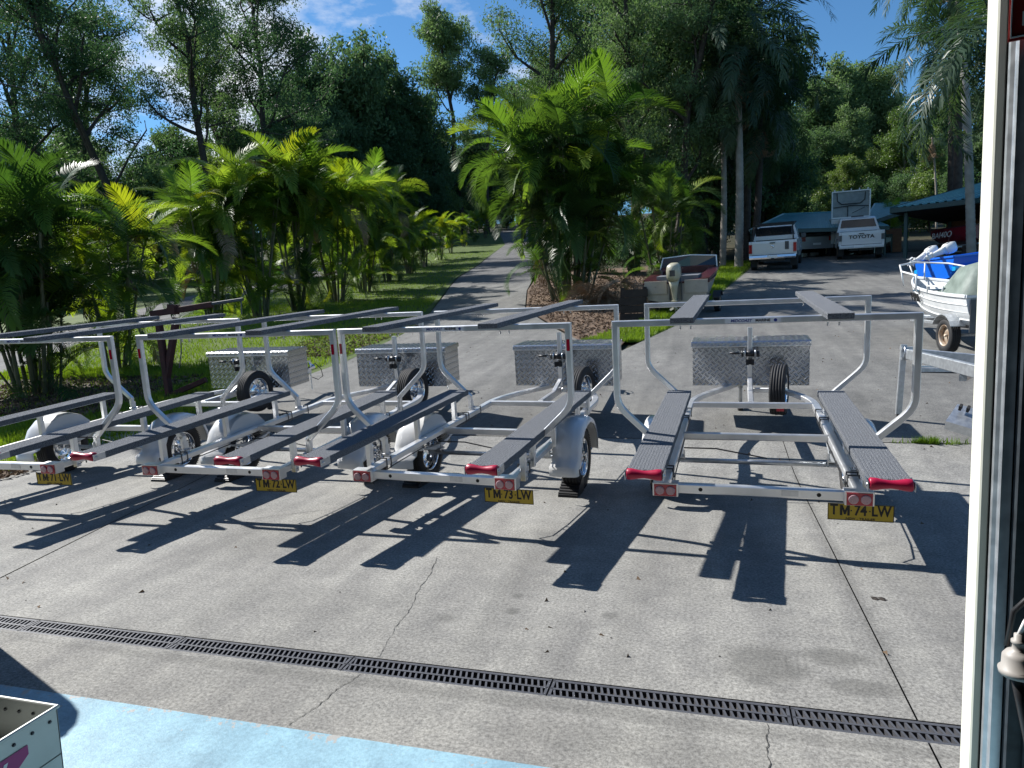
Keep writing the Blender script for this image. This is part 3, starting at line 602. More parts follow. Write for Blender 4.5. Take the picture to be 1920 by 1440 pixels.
    # number plate
    pl = MB().box((.597, -1.336, .371), (.372, .004, .107)).build('number_plate', MAT['plate_yellow'], t)
    f = MB().sweep([(.597 - .184, -1.3385, .371 - .0515), (.597 + .184, -1.3385, .371 - .0515), (.597 + .184, -1.3385, .371 + .0515), (.597 - .184, -1.3385, .371 + .0515)], rect(.004, .004, .0008), ref=(0, 1, 0), closed=True); f.build('border', MAT['ink_black'], pl)
    MB().box((.597, -1.33, .43), (.12, .004, .05)).build('plate_bracket', AL, t)
    # tool box
    TBm = MAT['tread_plate']
    tbx = MB().box((0, 2.66, .7125), (1.268, .50, .455)).build('tool_box', TBm, t)
    lid = MB().prism([(2.398, .944), (2.922, .944), (2.922, .985), (2.90, 1.000), (2.42, 1.000), (2.398, .985)], -.648, .648)
    for i in range(17): lid.box((-.60 + i * .075, 2.66, 1.002), (.028, .46, .006))  # raised bars shaped to imitate the striped reflections on the tread
    lid.build('lid', TBm, tbx)
    MB().box((0, 2.405, .9415), (1.29, .03, .010)).build('lid_flange', AL, tbx)
    for x in (-.42, .42): MB().box((x, 2.916, .92), (.06, .02, .09)).build('latch', MAT['zinc'], tbx)
    # winch post, winch, snubber
    wp = MB().sweep([(0, 2.28, RZ + .03), (0, 2.28, 1.17)], rect(.05, .05, .005), ref=(1, 0, 0)).build('winch_post', AL, t)
    MB().sweep([(0, 1.95, RZ + .03), (0, 2.25, RZ + .12)], rect(.05, .03, .004), ref=(1, 0, 0)).build('post_brace', AL, t)
    w = MB().lathe([(-.055, 0), (-.055, .045), (-.050, .045), (-.048, .022), (.048, .022), (.050, .045), (.055, .045), (.055, 0)], (0, 2.20, .885), 'X', 18)
    for x in (-.062, .062): w.box((x, 2.22, .87), (.006, .10, .13))
    w.lathe([(-.09, 0), (-.09, .032), (-.066, .032), (-.066, 0)], (0, 2.20, .885), 'X', 14); w.lathe([(.066, 0), (.066, .028), (.095, .028), (.095, 0)], (0, 2.20, .875), 'X', 14)
    wi = w.build('winch', MAT['zinc'], t)
    MB().lathe([(-.046, .024), (-.046, .034), (.046, .034), (.046, .024)], (0, 2.20, .885), 'X', 18).build('strap', MAT['black_plastic'], wi)
    MB().lathe([(-.093, 0), (-.093, .036), (-.07, .036), (-.07, 0)], (0, 2.20, .885), 'X', 16).build('gear_cover', MAT['black_plastic'], wi)
    MB().lathe([(.07, 0), (.07, .034), (.10, .034), (.10, 0)], (0, 2.20, .88), 'X', 16).build('gear_cover', MAT['black_plastic'], wi)
    MB().sweep([(-.10, 2.20, .885), (-.11, 2.16, .90), (-.115, 2.10, .905)], rect(.02, .006, .001), ref=(1, 0, 0)).sweep([(-.115, 2.10, .905), (-.215, 2.10, .905)], circ(.013, 10), ref=(0, 0, 1), smooth=True).build('handle', MAT['black_plastic'], wi)
    sn = MB().box((0, 2.21, .79), (.07, .06, .05)).box((-.028, 2.18, .79), (.03, .03, .06)).box((.028, 2.18, .79), (.03, .03, .06)); sn.build('snub_block', MAT['rubber'], t)
    # spare wheel on its arm
    wheel('spare_wheel', t, (.30, 2.08, .50), (0, 0, R(-9)), 1.0)
    MB().sweep([(.02, 2.20, RZ), (.24, 2.10, RZ + .02)], rect(.05, .04, .004)).build('spare_arm', AL, t)
    MB().box((.30, 1.812, .33), (.075, .006, .03)).build('reflector', MAT['red_lens'], t)
    # jockey wheel, coupling, chain, lead
    j = MB().sweep([(-.10, 2.98, .82), (-.10, 2.98, .08)], circ(.024, 12), ref=(1, 0, 0), smooth=True).sweep([(-.10, 2.98, .78), (-.10, 2.98, .35)], circ(.030, 12), ref=(1, 0, 0), smooth=True).sweep([(-.10, 2.98, .83), (-.22, 2.98, .85)], circ(.008, 8), ref=(0, 0, 1)).sweep([(-.10, 2.98, RZ), (.0, 2.98, RZ)], rect(.07, .05, .004))
    jw = j.build('jockey_wheel', MAT['galvanised'], t)
    MB().lathe([(-.028, 0), (-.028, .080), (-.018, .092), (.018, .092), (.028, .080), (.028, 0)], (-.10, 3.01, .075), 'X', 22).build('tyre', MAT['rubber'], jw)
    MB().box((-.135, 3.0, .11), (.006, .05, .10)).box((-.065, 3.0, .11), (.006, .05, .10)).build('fork', MAT['galvanised'], jw)
    cp = MB().box((0, 4.02, RZ + .045), (.09, .20, .035)).lathe([(0, .045), (.03, .045), (.06, .030), (.07, 0)], (0, 4.10, RZ + .03), 'Z', 16).sweep([(0, 4.06, RZ + .10), (0, 4.02, RZ + .16), (0, 3.92, RZ + .17)], rect(.035, .02, .004), ref=(1, 0, 0)); cp.build('coupling', MAT['chrome'], t)
    c = MB()
    for i in range(9):
        z = RZ - .05 - i * .030; q = [(.0, .012), (.007, .008), (.009, 0), (.007, -.008), (0, -.012), (-.007, -.008), (-.009, 0), (-.007, .008)]
        c.sweep([((.03 + a) if i % 2 else .03, 3.98 + (0 if i % 2 else a), z + b_ * 1.6) for a, b_ in q], circ(.0035, 5), ref=(0, 1, 0) if i % 2 else (1, 0, 0), closed=True)
    c.build('safety_chain', MAT['zinc'], t)
    MB().sweep([(.04, 3.9, RZ + .05), (.12, 4.0, RZ + .12), (.18, 4.06, RZ + .02), (.19, 4.08, RZ - .10), (.12, 4.04, RZ - .15), (.05, 3.98, RZ - .10)], circ(.006, 8), ref=(0, 0, 1), smooth=True).build('trailer_lead', MAT['black_plastic'], t)
    return t
T0 = make_trailer()
LAB = {71: 'silver boat trailer with plate TM 71 LW, leftmost beside the palms', 72: 'silver boat trailer with plate TM 72 LW, second from the palms',
       73: 'silver boat trailer with plate TM 73 LW, whole wheel and chock showing', 74: 'silver boat trailer with plate TM 74 LW, nearest the shed door post'}
for num, x, y, yaw in ((73, -1.885, 6.016, -3.82), (74, .363, 5.956, -2.34), (72, -3.923, 6.008, .09), (71, -6.141, 5.908, 1.73)):
    t = T0 if num == 73 else copy_tree(T0)
    t.location = (x, y, 0); t.rotation_euler = (R(3.75), 0, R(yaw)); tag(t, LAB[num], 'boat trailer', 'boat trailers parked in a row')
TR = [o for o in col.objects if o.get('category') == 'boat trailer' and o.get('label')]
for t in TR:
    num = t['label'].split('TM ')[1][:2]
    pl = [c for c in t.children if c.name.startswith('number_plate')][0]
    for tx, dx in (('T', -.150), (num, .0), ('LW', .115)): letters('lettering', tx, .094, 'ink_black', pl, (.597 + dx, -1.3385, .382), (R(90), 0, 0), .0028, .76)
    cx, zb, zt_ = .597 - .088, .3490, .4155
    MB().prism([(cx - .028, zb), (cx - .028, zt_), (cx - .013, zt_), (cx, zb + .034), (cx + .013, zt_), (cx + .028, zt_), (cx + .028, zb), (cx + .014, zb), (cx + .014, zt_ - .030), (cx + .005, zb + .006), (cx - .005, zb + .006), (cx - .014, zt_ - .030), (cx - .014, zb)], -1.3391, -1.3379, 'Y').build('lettering', MAT['ink_black'], pl)
    for dx in (-.052, .052): MB().box((.597 + dx, -1.3385, .382), (.008, .001, .008)).build('dot', MAT['ink_black'], pl)
    letters('lettering', 'NSW - TRAILER', .021, 'ink_black', pl, (.597, -1.3385, .3285), (R(90), 0, 0), .0004, 1.15)
    if num == '74':
        for h in [c for c in t.children if c.name.startswith('hoop')]:
            for c in list(h.children):
                if c.name.startswith('reflector'): bpy.data.objects.remove(c)
# wheel chocks
def chock(x, y, rz, label):
    t = thing('wheel_chock', label, 'wheel chock', (x, y, .001), (0, 0, rz), 'black wheel chocks')
    b = MB(); b.prism([(-.21, 0), (-.205, .02), (.0, .15), (.02, .13), (.035, 0)], -.085, .085); b.build('wedge', MAT['black_plastic'], t)
    r = MB().box((0, 0, 0), (.172, .010, .012)).mesh('rib', MAT['black_plastic'])
    for i in range(7): link('rib', r, t, (0, -.19 + i * .027, .030 + i * .0172), (R(32), 0, 0))
for tx, ty, yaw, s, lab in ((-1.885, 6.016, -3.82, 1, 'black ribbed chock in full view behind a chrome wheel'), (-1.885, 6.016, -3.82, -1, 'black ribbed chock in shadow under the third trailer from the palms'), (-3.923, 6.008, .09, -1, 'black ribbed chock with one sunlit edge under the second trailer from the palms'), (-6.141, 5.908, 1.73, 1, 'black ribbed chock at the trailer closest to the palms')):
    c, s_ = math.cos(R(yaw)), math.sin(R(yaw)); lx, ly = s * .752, -.13
    chock(tx + c * lx - s_ * ly, ty + s_ * lx + c * ly, R(yaw), lab)
# ---------------------------------------------------------------- palms
def frond_mesh(name, L, pairs, lmax, w, bend, lift, droop, mat, seed, plum=0.0, ragged=.12):
    r = np.random.default_rng(seed); n = 40; ts = np.linspace(0, 1, n + 1); th = -bend * ts ** 1.35
    dy, dz = np.cos(th), np.sin(th); py = np.concatenate([[0], np.cumsum((dy[1:] + dy[:-1]) / 2)]) * L / n; pz = np.concatenate([[0], np.cumsum((dz[1:] + dz[:-1]) / 2)]) * L / n
    V = []; F = []
    def add(vs_, fs):
        o = len(V); V.extend(vs_); F.extend([(a + o, b + o, c + o) for a, b, c in fs])
    ks = list(range(0, n + 1, 5)); rr = [max(.003, .016 * L / 2 * (1 - .9 * ts[k])) for k in ks]
    ring = [[(rr[i] * math.cos(q), py[k] + 0 * q, pz[k] + rr[i] * math.sin(q)) for q in (0.5, 2.6, 4.7)] for i, k in enumerate(ks)]
    vs_ = [p for g in ring for p in g]; fs = []
    for i in range(len(ks) - 1):
        for q in range(3): a, b, c, d = i * 3 + q, i * 3 + (q + 1) % 3, (i + 1) * 3 + (q + 1) % 3, (i + 1) * 3 + q; fs += [(a, b, c), (a, c, d)]
    add(vs_, fs)
    for i in range(pairs):
        for s in (-1, 1):
            t = .13 + .87 * (i + r.uniform(-.2, .2)) / (pairs - 1); t = min(max(t, .1), 1.0)
            b = np.array([0, np.interp(t, ts, py), np.interp(t, ts, pz)]); a = np.interp(t, ts, th)
            tan = np.array([0, math.cos(a), math.sin(a)]); nor = np.array([0, -math.sin(a), math.cos(a)])
            ph = R(78 - 52 * t ** 1.2) + r.uniform(-.1, .1); l = lmax * (.42 + .58 * math.sin(math.pi * min(1, .12 + .80 * t)) ** .8) * (1 - .35 * t ** 3) * r.uniform(1 - ragged, 1 + ragged)
            lf = lift + plum * r.uniform(-1, 1)
            d = np.array([s, 0, 0]) * math.sin(ph) + tan * math.cos(ph) + nor * lf; d /= np.linalg.norm(d)
            m = b + d * l * .5; d2 = d + np.array([0, 0, -1]) * droop * r.uniform(.6, 1.4); d2 /= np.linalg.norm(d2); e = m + d2 * l * .5
            sd = np.cross(d, nor); sd /= np.linalg.norm(sd) + 1e-9; ww = w * r.uniform(.8, 1.2)
            add([b - sd * ww * .35, b + sd * ww * .35, m + sd * ww * .5, m - sd * ww * .5, e], [(0, 1, 2), (0, 2, 3), (3, 2, 4)])
    return qmesh(name, np.array(V), np.array(F), MAT[mat])
CANE = {}
for mt in ('leaf_cane', 'leaf_cane_dark', 'leaf_yellow', 'dead_frond'):
    CANE[mt] = [frond_mesh('frond', 1.9, 46, .55, .031, be, .42, dr, mt, 20 + i) for i, (be, dr) in enumerate(((1.4, .6), (2.0, .8), (2.6, .9), (1.05, .4)))]
COCO = [frond_mesh('frond', 3.0, 58, .62, .036, be, -.05, 1.1, 'leaf_cocos', 60 + i, plum=.55) for i, be in enumerate((1.3, 2.0, 2.6))]
COCOD = frond_mesh('frond', 2.6, 40, .5, .03, 2.4, -.2, 1.5, 'dead_frond', 70, plum=.4)
st = MB(); pr = []
for i in range(13):
    z = i / 12; r_ = 1.0 - .35 * z; pr += [(z - .012, r_), (z, r_ * 1.12), (z + .012, r_)]
V_ = MB(); V_.lathe([(z, r_ * .034) for z, r_ in pr], axis='Z', n=9); STEM = V_.mesh('stem', MAT['cane_stem'])
def cane_palm(loc, H, nst, spread, label, seed, mix=(.5, .38, .10, .02), group='golden cane palms along the road', per=6, young=4, fs=1.0, name='cane_palm'):
    r = random.Random(seed); t = thing(name, label, 'palm', loc, group=group); n_f = 0
    for k in range(nst + young):
        yg = k >= nst; az = r.uniform(0, 6.283) if nst < 3 else 2 * math.pi * (k * .618) + r.uniform(-.4, .4)
        lean = r.uniform(.04, .24) * spread if not yg else r.uniform(.2, .5) * spread; h = H * (r.uniform(.28, .72) if not yg else r.uniform(.06, .25))
        rad = r.uniform(.05, .30) * spread * math.sqrt(nst / 10)
        b = Vector((math.cos(az) * rad, math.sin(az) * rad, -.03)); d = Vector((math.cos(az) * lean, math.sin(az) * lean, 1)).normalized()
        q = d.to_track_quat('Z', 'Y'); sxy = r.uniform(.85, 1.25) * (H / 5) ** .5 * (1 if not yg else .6)
        o = link('stem', STEM, t, b, q.to_euler(), (sxy, sxy, h)); top = b + d * h
        m = per if not yg else 4
        a0 = r.uniform(0, 6.28)
        for i in range(m):
            a = a0 + i * 2.4 + r.uniform(-.3, .3); el = R(78 - 62 * (i / max(1, m - 1)) + r.uniform(-8, 8))
            if i == m - 1 and r.random() < .35: el = R(-25)
            pick = r.random(); cum = 0; mt = 'leaf_cane'
            for nm, pp in zip(('leaf_cane', 'leaf_cane_dark', 'leaf_yellow', 'dead_frond'), mix):
                cum += pp
                if pick < cum: mt = nm; break
            if i == m - 1 and r.random() < .06: mt = 'dead_frond'
            me = CANE[mt][r.choice((0, 1, 1, 2, 3))] if i else CANE[mt][3]
            sc_ = fs * r.uniform(.78, 1.06) * (H / 5.0) ** .62 * (1 if not yg else .72)
            o = link('frond', me, t, top, Euler((el, r.uniform(-.35, .35), a - math.pi / 2), 'XYZ'), sc_)
    return t
W = 'golden cane palm clump '
CP = [((70, 738), 4.7, 12, 1.2, 'dark ' + W + 'by the rusty frame, leftmost and nearest', (.25, .70, .03, .02), 7),
      ((225, 690), 3.9, 7, 1.1, W + 'with low arching fronds behind trailer TM 71', (.55, .36, .07, .02), 6),
      ((400, 605), 5.2, 9, 1.0, W + 'with yellow tips behind the rusty hoist boom', (.66, .25, .08, .01), 6),
      ((490, 594), 6.9, 9, .95, 'tallest ' + W + 'in the row along the road', (.78, .16, .05, .01), 7),
      ((561, 582), 6.6, 9, .95, 'tall ' + W + 'right of the tallest one', (.66, .26, .06, .02), 7),
      ((632, 567), 5.9, 9, .95, W + 'third of the tall ones in the row', (.60, .28, .09, .03), 6),
      ((683, 547), 6.3, 9, .9, W + 'with browned tips, fourth of the tall ones', (.62, .28, .08, .02), 6),
      ((728, 528), 6.4, 8, .85, 'last tall ' + W + 'before the row gets small', (.58, .33, .08, .01), 6),
      ((767, 513), 4.3, 7, .9, W + 'just past the last tall one', (.55, .25, .15, .05), 6),
      ((797, 500), 3.9, 6, .9, W + 'yellowing, in the middle of the road verge', (.60, .22, .15, .03), 6),
      ((826, 487), 3.6, 6, .9, W + 'small, tenth along the road', (.45, .25, .25, .05), 5),
      ((846, 474), 3.6, 6, .9, W + 'small, eleventh along the road', (.50, .25, .22, .03), 5),
      ((869, 462), 3.7, 5, .9, W + 'small, twelfth along the road', (.6, .25, .15, 0), 5),
      ((889, 453), 4.2, 5, .9, W + 'near the top of the road', (.7, .2, .1, 0), 5),
      ((910, 446), 5.2, 6, .9, W + 'at the very top of the road', (.7, .2, .1, 0), 5)]
def gpt(u, v):
    x, f, d, c, s = ray(u, v)
    for i in range(75, 9000):
        k = i * .02; X = Vector((c * x * k - s * f * k, s * x * k + c * f * k, CAM_H + d * k))
        if X.z <= zt(X.y): return X
for i, (px, H, n, sp, lab, mix, per) in enumerate(CP):
    p = gpt(*px); p.z = zt(p.y); cane_palm(p, H, n, sp, lab, 100 + i, mix, per=per + 2, young=5 if i < 9 else 2)
p = gpt(1072, 562); p.z = zt(p.y)
cane_palm(p, 8.0, 22, 1.45, 'huge dark cane palm clump on the garden island beside the old boat', 300, (.26, .71, .02, .01), group='', per=9, young=6, fs=.98)
cane_palm(onground(1250, 25), 4.6, 8, 1.6, 'dark low palm clump behind the old motor boat', 340, (.1, .86, .02, .02), group='', per=6, young=5)
cane_palm(onground(1668, 36), 2.6, 3, 1.0, 'small green palm by the carport post', 341, (.8, .2, 0, 0), group='', per=6, young=2)
def tall_palm(base, top, r0, r1, nf, label, seed, fs=1.0, bend=.3, dead=3, mt='palm_trunk', els=(70, -35)):
    r = random.Random(seed); t = thing('tall_palm', label, 'palm', base, group=''); d = Vector(top) - Vector(base); L = d.length; b = MB(); n = int(L / .16); prof = []
    P = [Vector((0, 0, -.1)) + d * (i / 14) + Vector((bend * math.sin(math.pi * i / 14) * .3, 0, 0)) for i in range(15)]
    rings = []
    for i in range(n + 1):
        q = i / n; k = min(13, int(q * 14)); c = P[k].lerp(P[k + 1], q * 14 - k); rr = r0 + (r1 - r0) * q ** .6
        for dz, f in ((0, 1.06), (.03, .97)): rings.append([(c.x + rr * f * math.cos(a), c.y + rr * f * math.sin(a), c.z + dz) for a in np.linspace(0, 2 * math.pi, 10, endpoint=False)])
    b.loft(rings); b.build('trunk', MAT[mt], t); tip = P[14]
    for i in range(nf):
        q = i / (nf - 1); el = R(els[0] + (els[1] - els[0]) * q + r.uniform(-8, 8)); a = i * 2.399 + r.uniform(-.2, .2)
        me = COCO[min(2, int(q * 2 + r.uniform(0, 1)))]
        link('frond', me, t, tip, Euler((el, r.uniform(-.3, .3), a), 'XYZ'), fs * r.uniform(.85, 1.12))
    for i in range(dead): link('dead_frond', COCOD, t, tip + Vector((0, 0, -.2)), Euler((R(-60 - 20 * r.random()), 0, r.uniform(0, 6.28)), 'XYZ'), fs * r.uniform(.7, .9))
    return t
def tp(ub, depb, ut, vt, lab, seed, r0=.19, r1=.13, nf=16, fs=1.25, **k):
    b = onground(ub, depb); tall_palm(b, at(ut, vt, depb), r0, r1, nf, lab, seed, fs, **k)
tp(1385, 30.2, 1380, 95, 'tall dark palm with pale trunk, right of a pair by the driveway grass', 1, nf=26, fs=1.45, mt='bark_pale')
tp(1355, 31.5, 1352, 175, 'tall dark palm with slim pale trunk, left of a pair by the driveway grass', 2, nf=22, fs=1.3, r0=.15, r1=.11, mt='bark_pale')
tp(1412, 32.5, 1425, 215, 'drooping dark palm with hanging dead fronds behind the white utes', 3, nf=20, fs=1.3, dead=9, mt='bark_dark')
tp(1398, 33.5, 1400, 20, 'tallest dark palm behind the pair by the driveway', 4, nf=22, fs=1.4, mt='bark_dark')
tp(1790, 34, 1792, 80, 'dark palm behind the carport, lower of two', 5, nf=18, fs=1.35, r0=.22, r1=.17, mt='bark_dark')
tp(1778, 35.5, 1782, -70, 'dark palm behind the carport, taller of two', 6, nf=16, fs=1.4, r0=.2, r1=.15, mt='bark_dark', dead=1)
tp(1752, 40, 1748, 255, 'palm with brown hanging skirt behind the carport roof', 61, nf=6, fs=.7, r0=.06, r1=.05, dead=8, mt='bark_pale')
tp(1819, 26.2, 1793, -60, 'slender palm with ringed grey trunk in front of the carport', 7, nf=13, fs=1.2, r0=.17, r1=.13, dead=0)
tp(1880, 21, 1866, 62, 'palm with long drooping fronds half hidden by the door post', 8, nf=20, fs=1.45, r0=.17, r1=.13, dead=0, els=(55, -50))
# dry fronds heaped in the garden bed
pile = thing('frond_heap', 'heap of dry brown palm fronds under the big palm', 'frond heap', onground(1140, 19.5))
rr = random.Random(5)
for i in range(34):
    me = CANE['dead_frond'][rr.randint(0, 3)]
    link('dead_frond', me, pile, (rr.uniform(-.9, 1.1), rr.uniform(-.7, .7), rr.uniform(.05, .75)), Euler((rr.uniform(-.5, .3), rr.uniform(-.6, .6), rr.uniform(0, 6.28)), 'XYZ'), rr.uniform(.45, .75))
wall = thing('retaining_wall', 'low dark timber retaining wall of the garden island', 'retaining wall', onground(1188, 16.6), (0, 0, R(6)))
pl_ = MB().box((0, 0, 0), (.62, .07, .18)).mesh('plank', MAT['timber_dark'])
for i in range(4): link('plank', pl_, wall, (rr.uniform(-.03, .03), rr.uniform(-.008, .008), .09 + i * .19), (0, 0, rr.uniform(-.01, .01)))
for x in (-.26, .26): MB().box((x, .08, .4), (.1, .1, .8)).build('post', MAT['timber_dark'], wall)

# ---------------------------------------------------------------- broadleaf trees
def leaves(centers, radii, per, size, asp, r, flat=.75, hang=.5):
    C = np.repeat(np.array(centers), per, 0); RR = np.repeat(np.array(radii), per)
    n = len(C); u = r.normal(size=(n, 3)); u /= np.linalg.norm(u, axis=1)[:, None]; rad = RR * r.uniform(.15, 1, n) ** .5
    P = C + u * rad[:, None] * np.array([1, 1, flat])
    d = r.normal(size=(n, 3)); d[:, 2] -= hang * 1.5; d /= np.linalg.norm(d, axis=1)[:, None]
    e = np.cross(d, r.normal(size=(n, 3))); e /= np.linalg.norm(e, axis=1)[:, None] + 1e-9
    s = size * r.uniform(.6, 1.35, n)[:, None]; w = s * asp
    V = np.stack([P, P + d * s * .5 + e * w * .5, P + d * s, P + d * s * .5 - e * w * .5], 1).reshape(-1, 3)
    return V, np.arange(4 * n).reshape(n, 4)
def tree_mesh(seed, H, r0, first, spread, nl, per, leaf, bark, lm, csize=.9, levels=3, droop=.0, fork=False, size=.26, asp=.34, top=1.0, sub=4):
    r = np.random.default_rng(seed); b = MB(); cen = []; rad = []
    def branch(p, d, L, r_a, lev):
        n = 5; pts = [Vector(p)]; dd = Vector(d).normalized()
        for i in range(n):
            dd = (dd + Vector(r.normal(size=3)) * (.10 if lev == 0 else .17) + Vector((0, 0, .10 if lev else .03))).normalized(); pts.append(pts[-1] + dd * L / n)
        rings = []
        for i, q in enumerate(pts):
            t = (pts[min(n, i + 1)] - pts[max(0, i - 1)]).normalized(); a = t.orthogonal().normalized(); c = t.cross(a); rr_ = r_a * (1 - .62 * i / n) * (1.35 if lev == 0 and i == 0 else 1); k = 8 if lev == 0 else (6 if lev == 1 else 4)
            rings.append([q + a * rr_ * math.cos(2 * math.pi * j / k) + c * rr_ * math.sin(2 * math.pi * j / k) for j in range(k)])
        b.loft(rings, cap=False)
        return pts, dd
    trunk, dd = branch((0, 0, -.2), (r.uniform(-.06, .06), r.uniform(-.06, .06), 1), H * (.62 if fork else .80), r0, 0)
    def along(pts, t):
        k = min(len(pts) - 2, int(t * (len(pts) - 1))); return pts[k].lerp(pts[k + 1], t * (len(pts) - 1) - k)
    def sprout(pts, lev, L, ra):
        for i in range(sub if lev > 1 else nl):
            if lev == 1: t = first + (1 - first) * (i + r.uniform(0, .8)) / nl; t = min(t, 1)
            else: t = r.uniform(.35, 1)
            az = i * 2.4 + r.uniform(-.5, .5); el = r.uniform(.35, .95) if lev == 1 else r.uniform(-.1, .8)
            if lev == 1: el += .35 * t
            d = Vector((math.cos(az) * math.cos(el), math.sin(az) * math.cos(el), math.sin(el)))
            ll = L * r.uniform(.7, 1.2) * ((1.15 - .55 * t) if lev == 1 else 1)
            q, d2 = branch(along(pts, t), d, ll, ra * r.uniform(.6, 1), lev)
            if lev >= levels - 1:
                for f in (.35, .6, .82, 1.0):
                    cen.append(along(q, min(.999, f)) + Vector(r.normal(size=3)) * .25); rad.append(csize * r.uniform(.55, 1.15))
            else: sprout(q, lev + 1, L * .48, ra * .45)
    sprout(trunk, 1, spread, r0 * .48)
    V, F = leaves([tuple(c) for c in cen], rad, per, size, asp, r, hang=droop)
    tm = b.mesh('trunk', MAT[bark]); cm = qmesh('crown', V, F, MAT[lm]); return tm, cm
def put_tree(name, meshes, loc, label, cat='tree', group='', rz=0, s=1.0):
    t = thing(name, label, cat, loc, (0, 0, rz), group); t.scale = (s,) * 3 if not hasattr(s, '__len__') else s
    link('trunk', meshes[0], t); link('crown', meshes[1], t); return t
def hz(u, vtop, dep): p = onground(u, dep); return p, at(u, vtop, dep).z - p.z
E_ = [ # u, vtop, depth, first, spread(m), limbs, per, label, material, csize
  (32, -170, 46, .36, 4.8, 11, 70, 'gum tree at the picture edge with forked trunk above the palms', 'leaf_euc_dark', .80),
  (262, -150, 46, .30, 5.0, 14, 70, 'gum tree with dark straight trunk and layered crown behind the palms', 'leaf_euc_dark', .80),
  (425, -190, 54, .42, 4.2, 12, 64, 'tall gum tree with bare lower trunk, right of the layered one', 'leaf_euc', .80),
  (548, -150, 58, .36, 4.6, 12, 64, 'spreading gum tree with open crown against the blue sky', 'leaf_euc_dark', .80),
  (484, -20, 64, .40, 3.3, 9, 50, 'slim gum tree between the bare trunked and the spreading ones', 'leaf_euc_dark', .80),
  (140, -60, 58, .35, 4.2, 11, 60, 'gum tree with thin high crown behind the leftmost two', 'leaf_euc', .9),
  (872, -25, 110, .60, 2.3, 10, 70, 'tall gum tree with bare trunk standing against clear sky', 'leaf_euc', .62),
  (918, 50, 106, .48, 2.1, 8, 56, 'shorter thin gum tree right of the one against clear sky', 'leaf_euc', .60),
  (1022, -170, 42, .30, 4.6, 14, 80, 'tall leafy gum tree behind the big palm, left trunk of three', 'leaf_euc', 1.0),
  (1088, -170, 44, .30, 4.4, 14, 80, 'tall leafy gum tree behind the big palm, middle trunk of three', 'leaf_euc', 1.0),
  (1125, -150, 46, .30, 4.4, 13, 80, 'tall leafy gum tree behind the big palm, right trunk of three', 'leaf_euc', 1.0),
  (1190, -140, 31.5, .22, 3.6, 13, 90, 'dense tree behind the big palm clump', 'leaf_euc', .95),
  (1262, -140, 31, .22, 3.8, 13, 90, 'dense dark tree left of the tall palms', 'leaf_euc_dark', .95)]
for i, (u, vt, dep, first, sp, nl, per, lab, lm, cs) in enumerate(E_):
    p, H = hz(u, vt, dep); sh_ = dep / 40
    ms = tree_mesh(500 + i * 7, H, .011 * H + .05, first, sp * sh_, nl, int(per * (2.3 if u < 600 else 1.75)), None, 'bark_dark', lm, cs * sh_, 3, .5, size=.165 * sh_, asp=.36)
    put_tree('gum_tree', ms, p, lab, rz=random.uniform(0, 6.28))
PRO = {'dense': [tree_mesh(900 + i, 10, .20, .10, 3.3, 13, 80, None, 'bark_dark', 'leaf_euc_dark', .74, 3, .4, size=.22, asp=.42, sub=7) for i in range(2)],
       'mid': [tree_mesh(920 + i, 10, .18, .18, 2.8, 12, 80, None, 'bark_dark', 'leaf_euc', .70, 3, .4, size=.22, asp=.42, sub=7) for i in range(2)],
       'light': [tree_mesh(940 + i, 10, .15, .08, 2.6, 13, 80, None, 'bark_pale', 'leaf_light', .68, 3, .3, size=.20, asp=.42, sub=7) for i in range(2)],
       'bush': [tree_mesh(960 + i, 4, .08, .02, 1.5, 9, 110, None, 'bark_dark', ('leaf_euc', 'leaf_euc_dark', 'leaf_light')[i], .60, 3, .3, size=.15, asp=.45) for i in range(3)]}
FT = {'dense': 'dense dark green forest tree', 'mid': 'mid green bushy forest tree', 'light': 'pale green leafy forest tree', 'bush': 'leafy green undergrowth shrub'}
def forest(kind, items, name='forest_tree'):
    for k, (u, vt, dep) in enumerate(items):
        p, H = hz(u, vt, dep); base = 4.0 if kind == 'bush' else 10.0
        where = 'far back in the wood' if dep > 64 and u < 1450 else ('behind the row of palms' if u < 560 else ('around the head of the road' if u < 1000 else ('behind the big palm clump' if u < 1250 else ('by the tall palms and utes' if u < 1475 else ('on the slope behind the house roofs' if u < 1660 else 'behind the carport roof')))))
        put_tree(name, PRO[kind][k % len(PRO[kind])], p, FT[kind] + ' ' + where, 'shrub' if kind == 'bush' else 'tree', FT[kind] + 's ' + where, random.uniform(0, 6.28), (max(.6, H / base * .9),) * 2 + (H / base,))
forest('dense', [(585, 150, 96), (640, 105, 98), (690, 85, 96), (745, 110, 100), (790, 130, 104), (835, 190, 110), (660, 180, 90), (760, 200, 100), (600, 210, 88), (870, 230, 118), (930, 250, 122), (1310, 60, 44), (1340, 120, 46), (1290, 150, 40), (1460, 190, 52)])
forest('dense', [(1292, -30, 35), (1322, 0, 37), (1345, -10, 41), (1440, 120, 44), (1400, 60, 42)])
forest('mid', [(100, 215, 66), (180, 235, 64), (330, 215, 66), (390, 250, 70), (470, 215, 80), (540, 190, 84), (985, 180, 80), (1000, 120, 78), (1500, 128, 66), (1545, 112, 70), (1590, 108, 72), (1630, 130, 70), (1470, 150, 62), (1580, 200, 60), (1520, 230, 56), (1760, 170, 62), (1820, 150, 60), (1680, 165, 68), (20, 240, 58)])
forest('light', [(1700, 195, 52), (1735, 235, 50), (1640, 275, 54), (1575, 290, 52), (1510, 285, 50), (1470, 300, 48), (420, 280, 62), (150, 285, 56)])
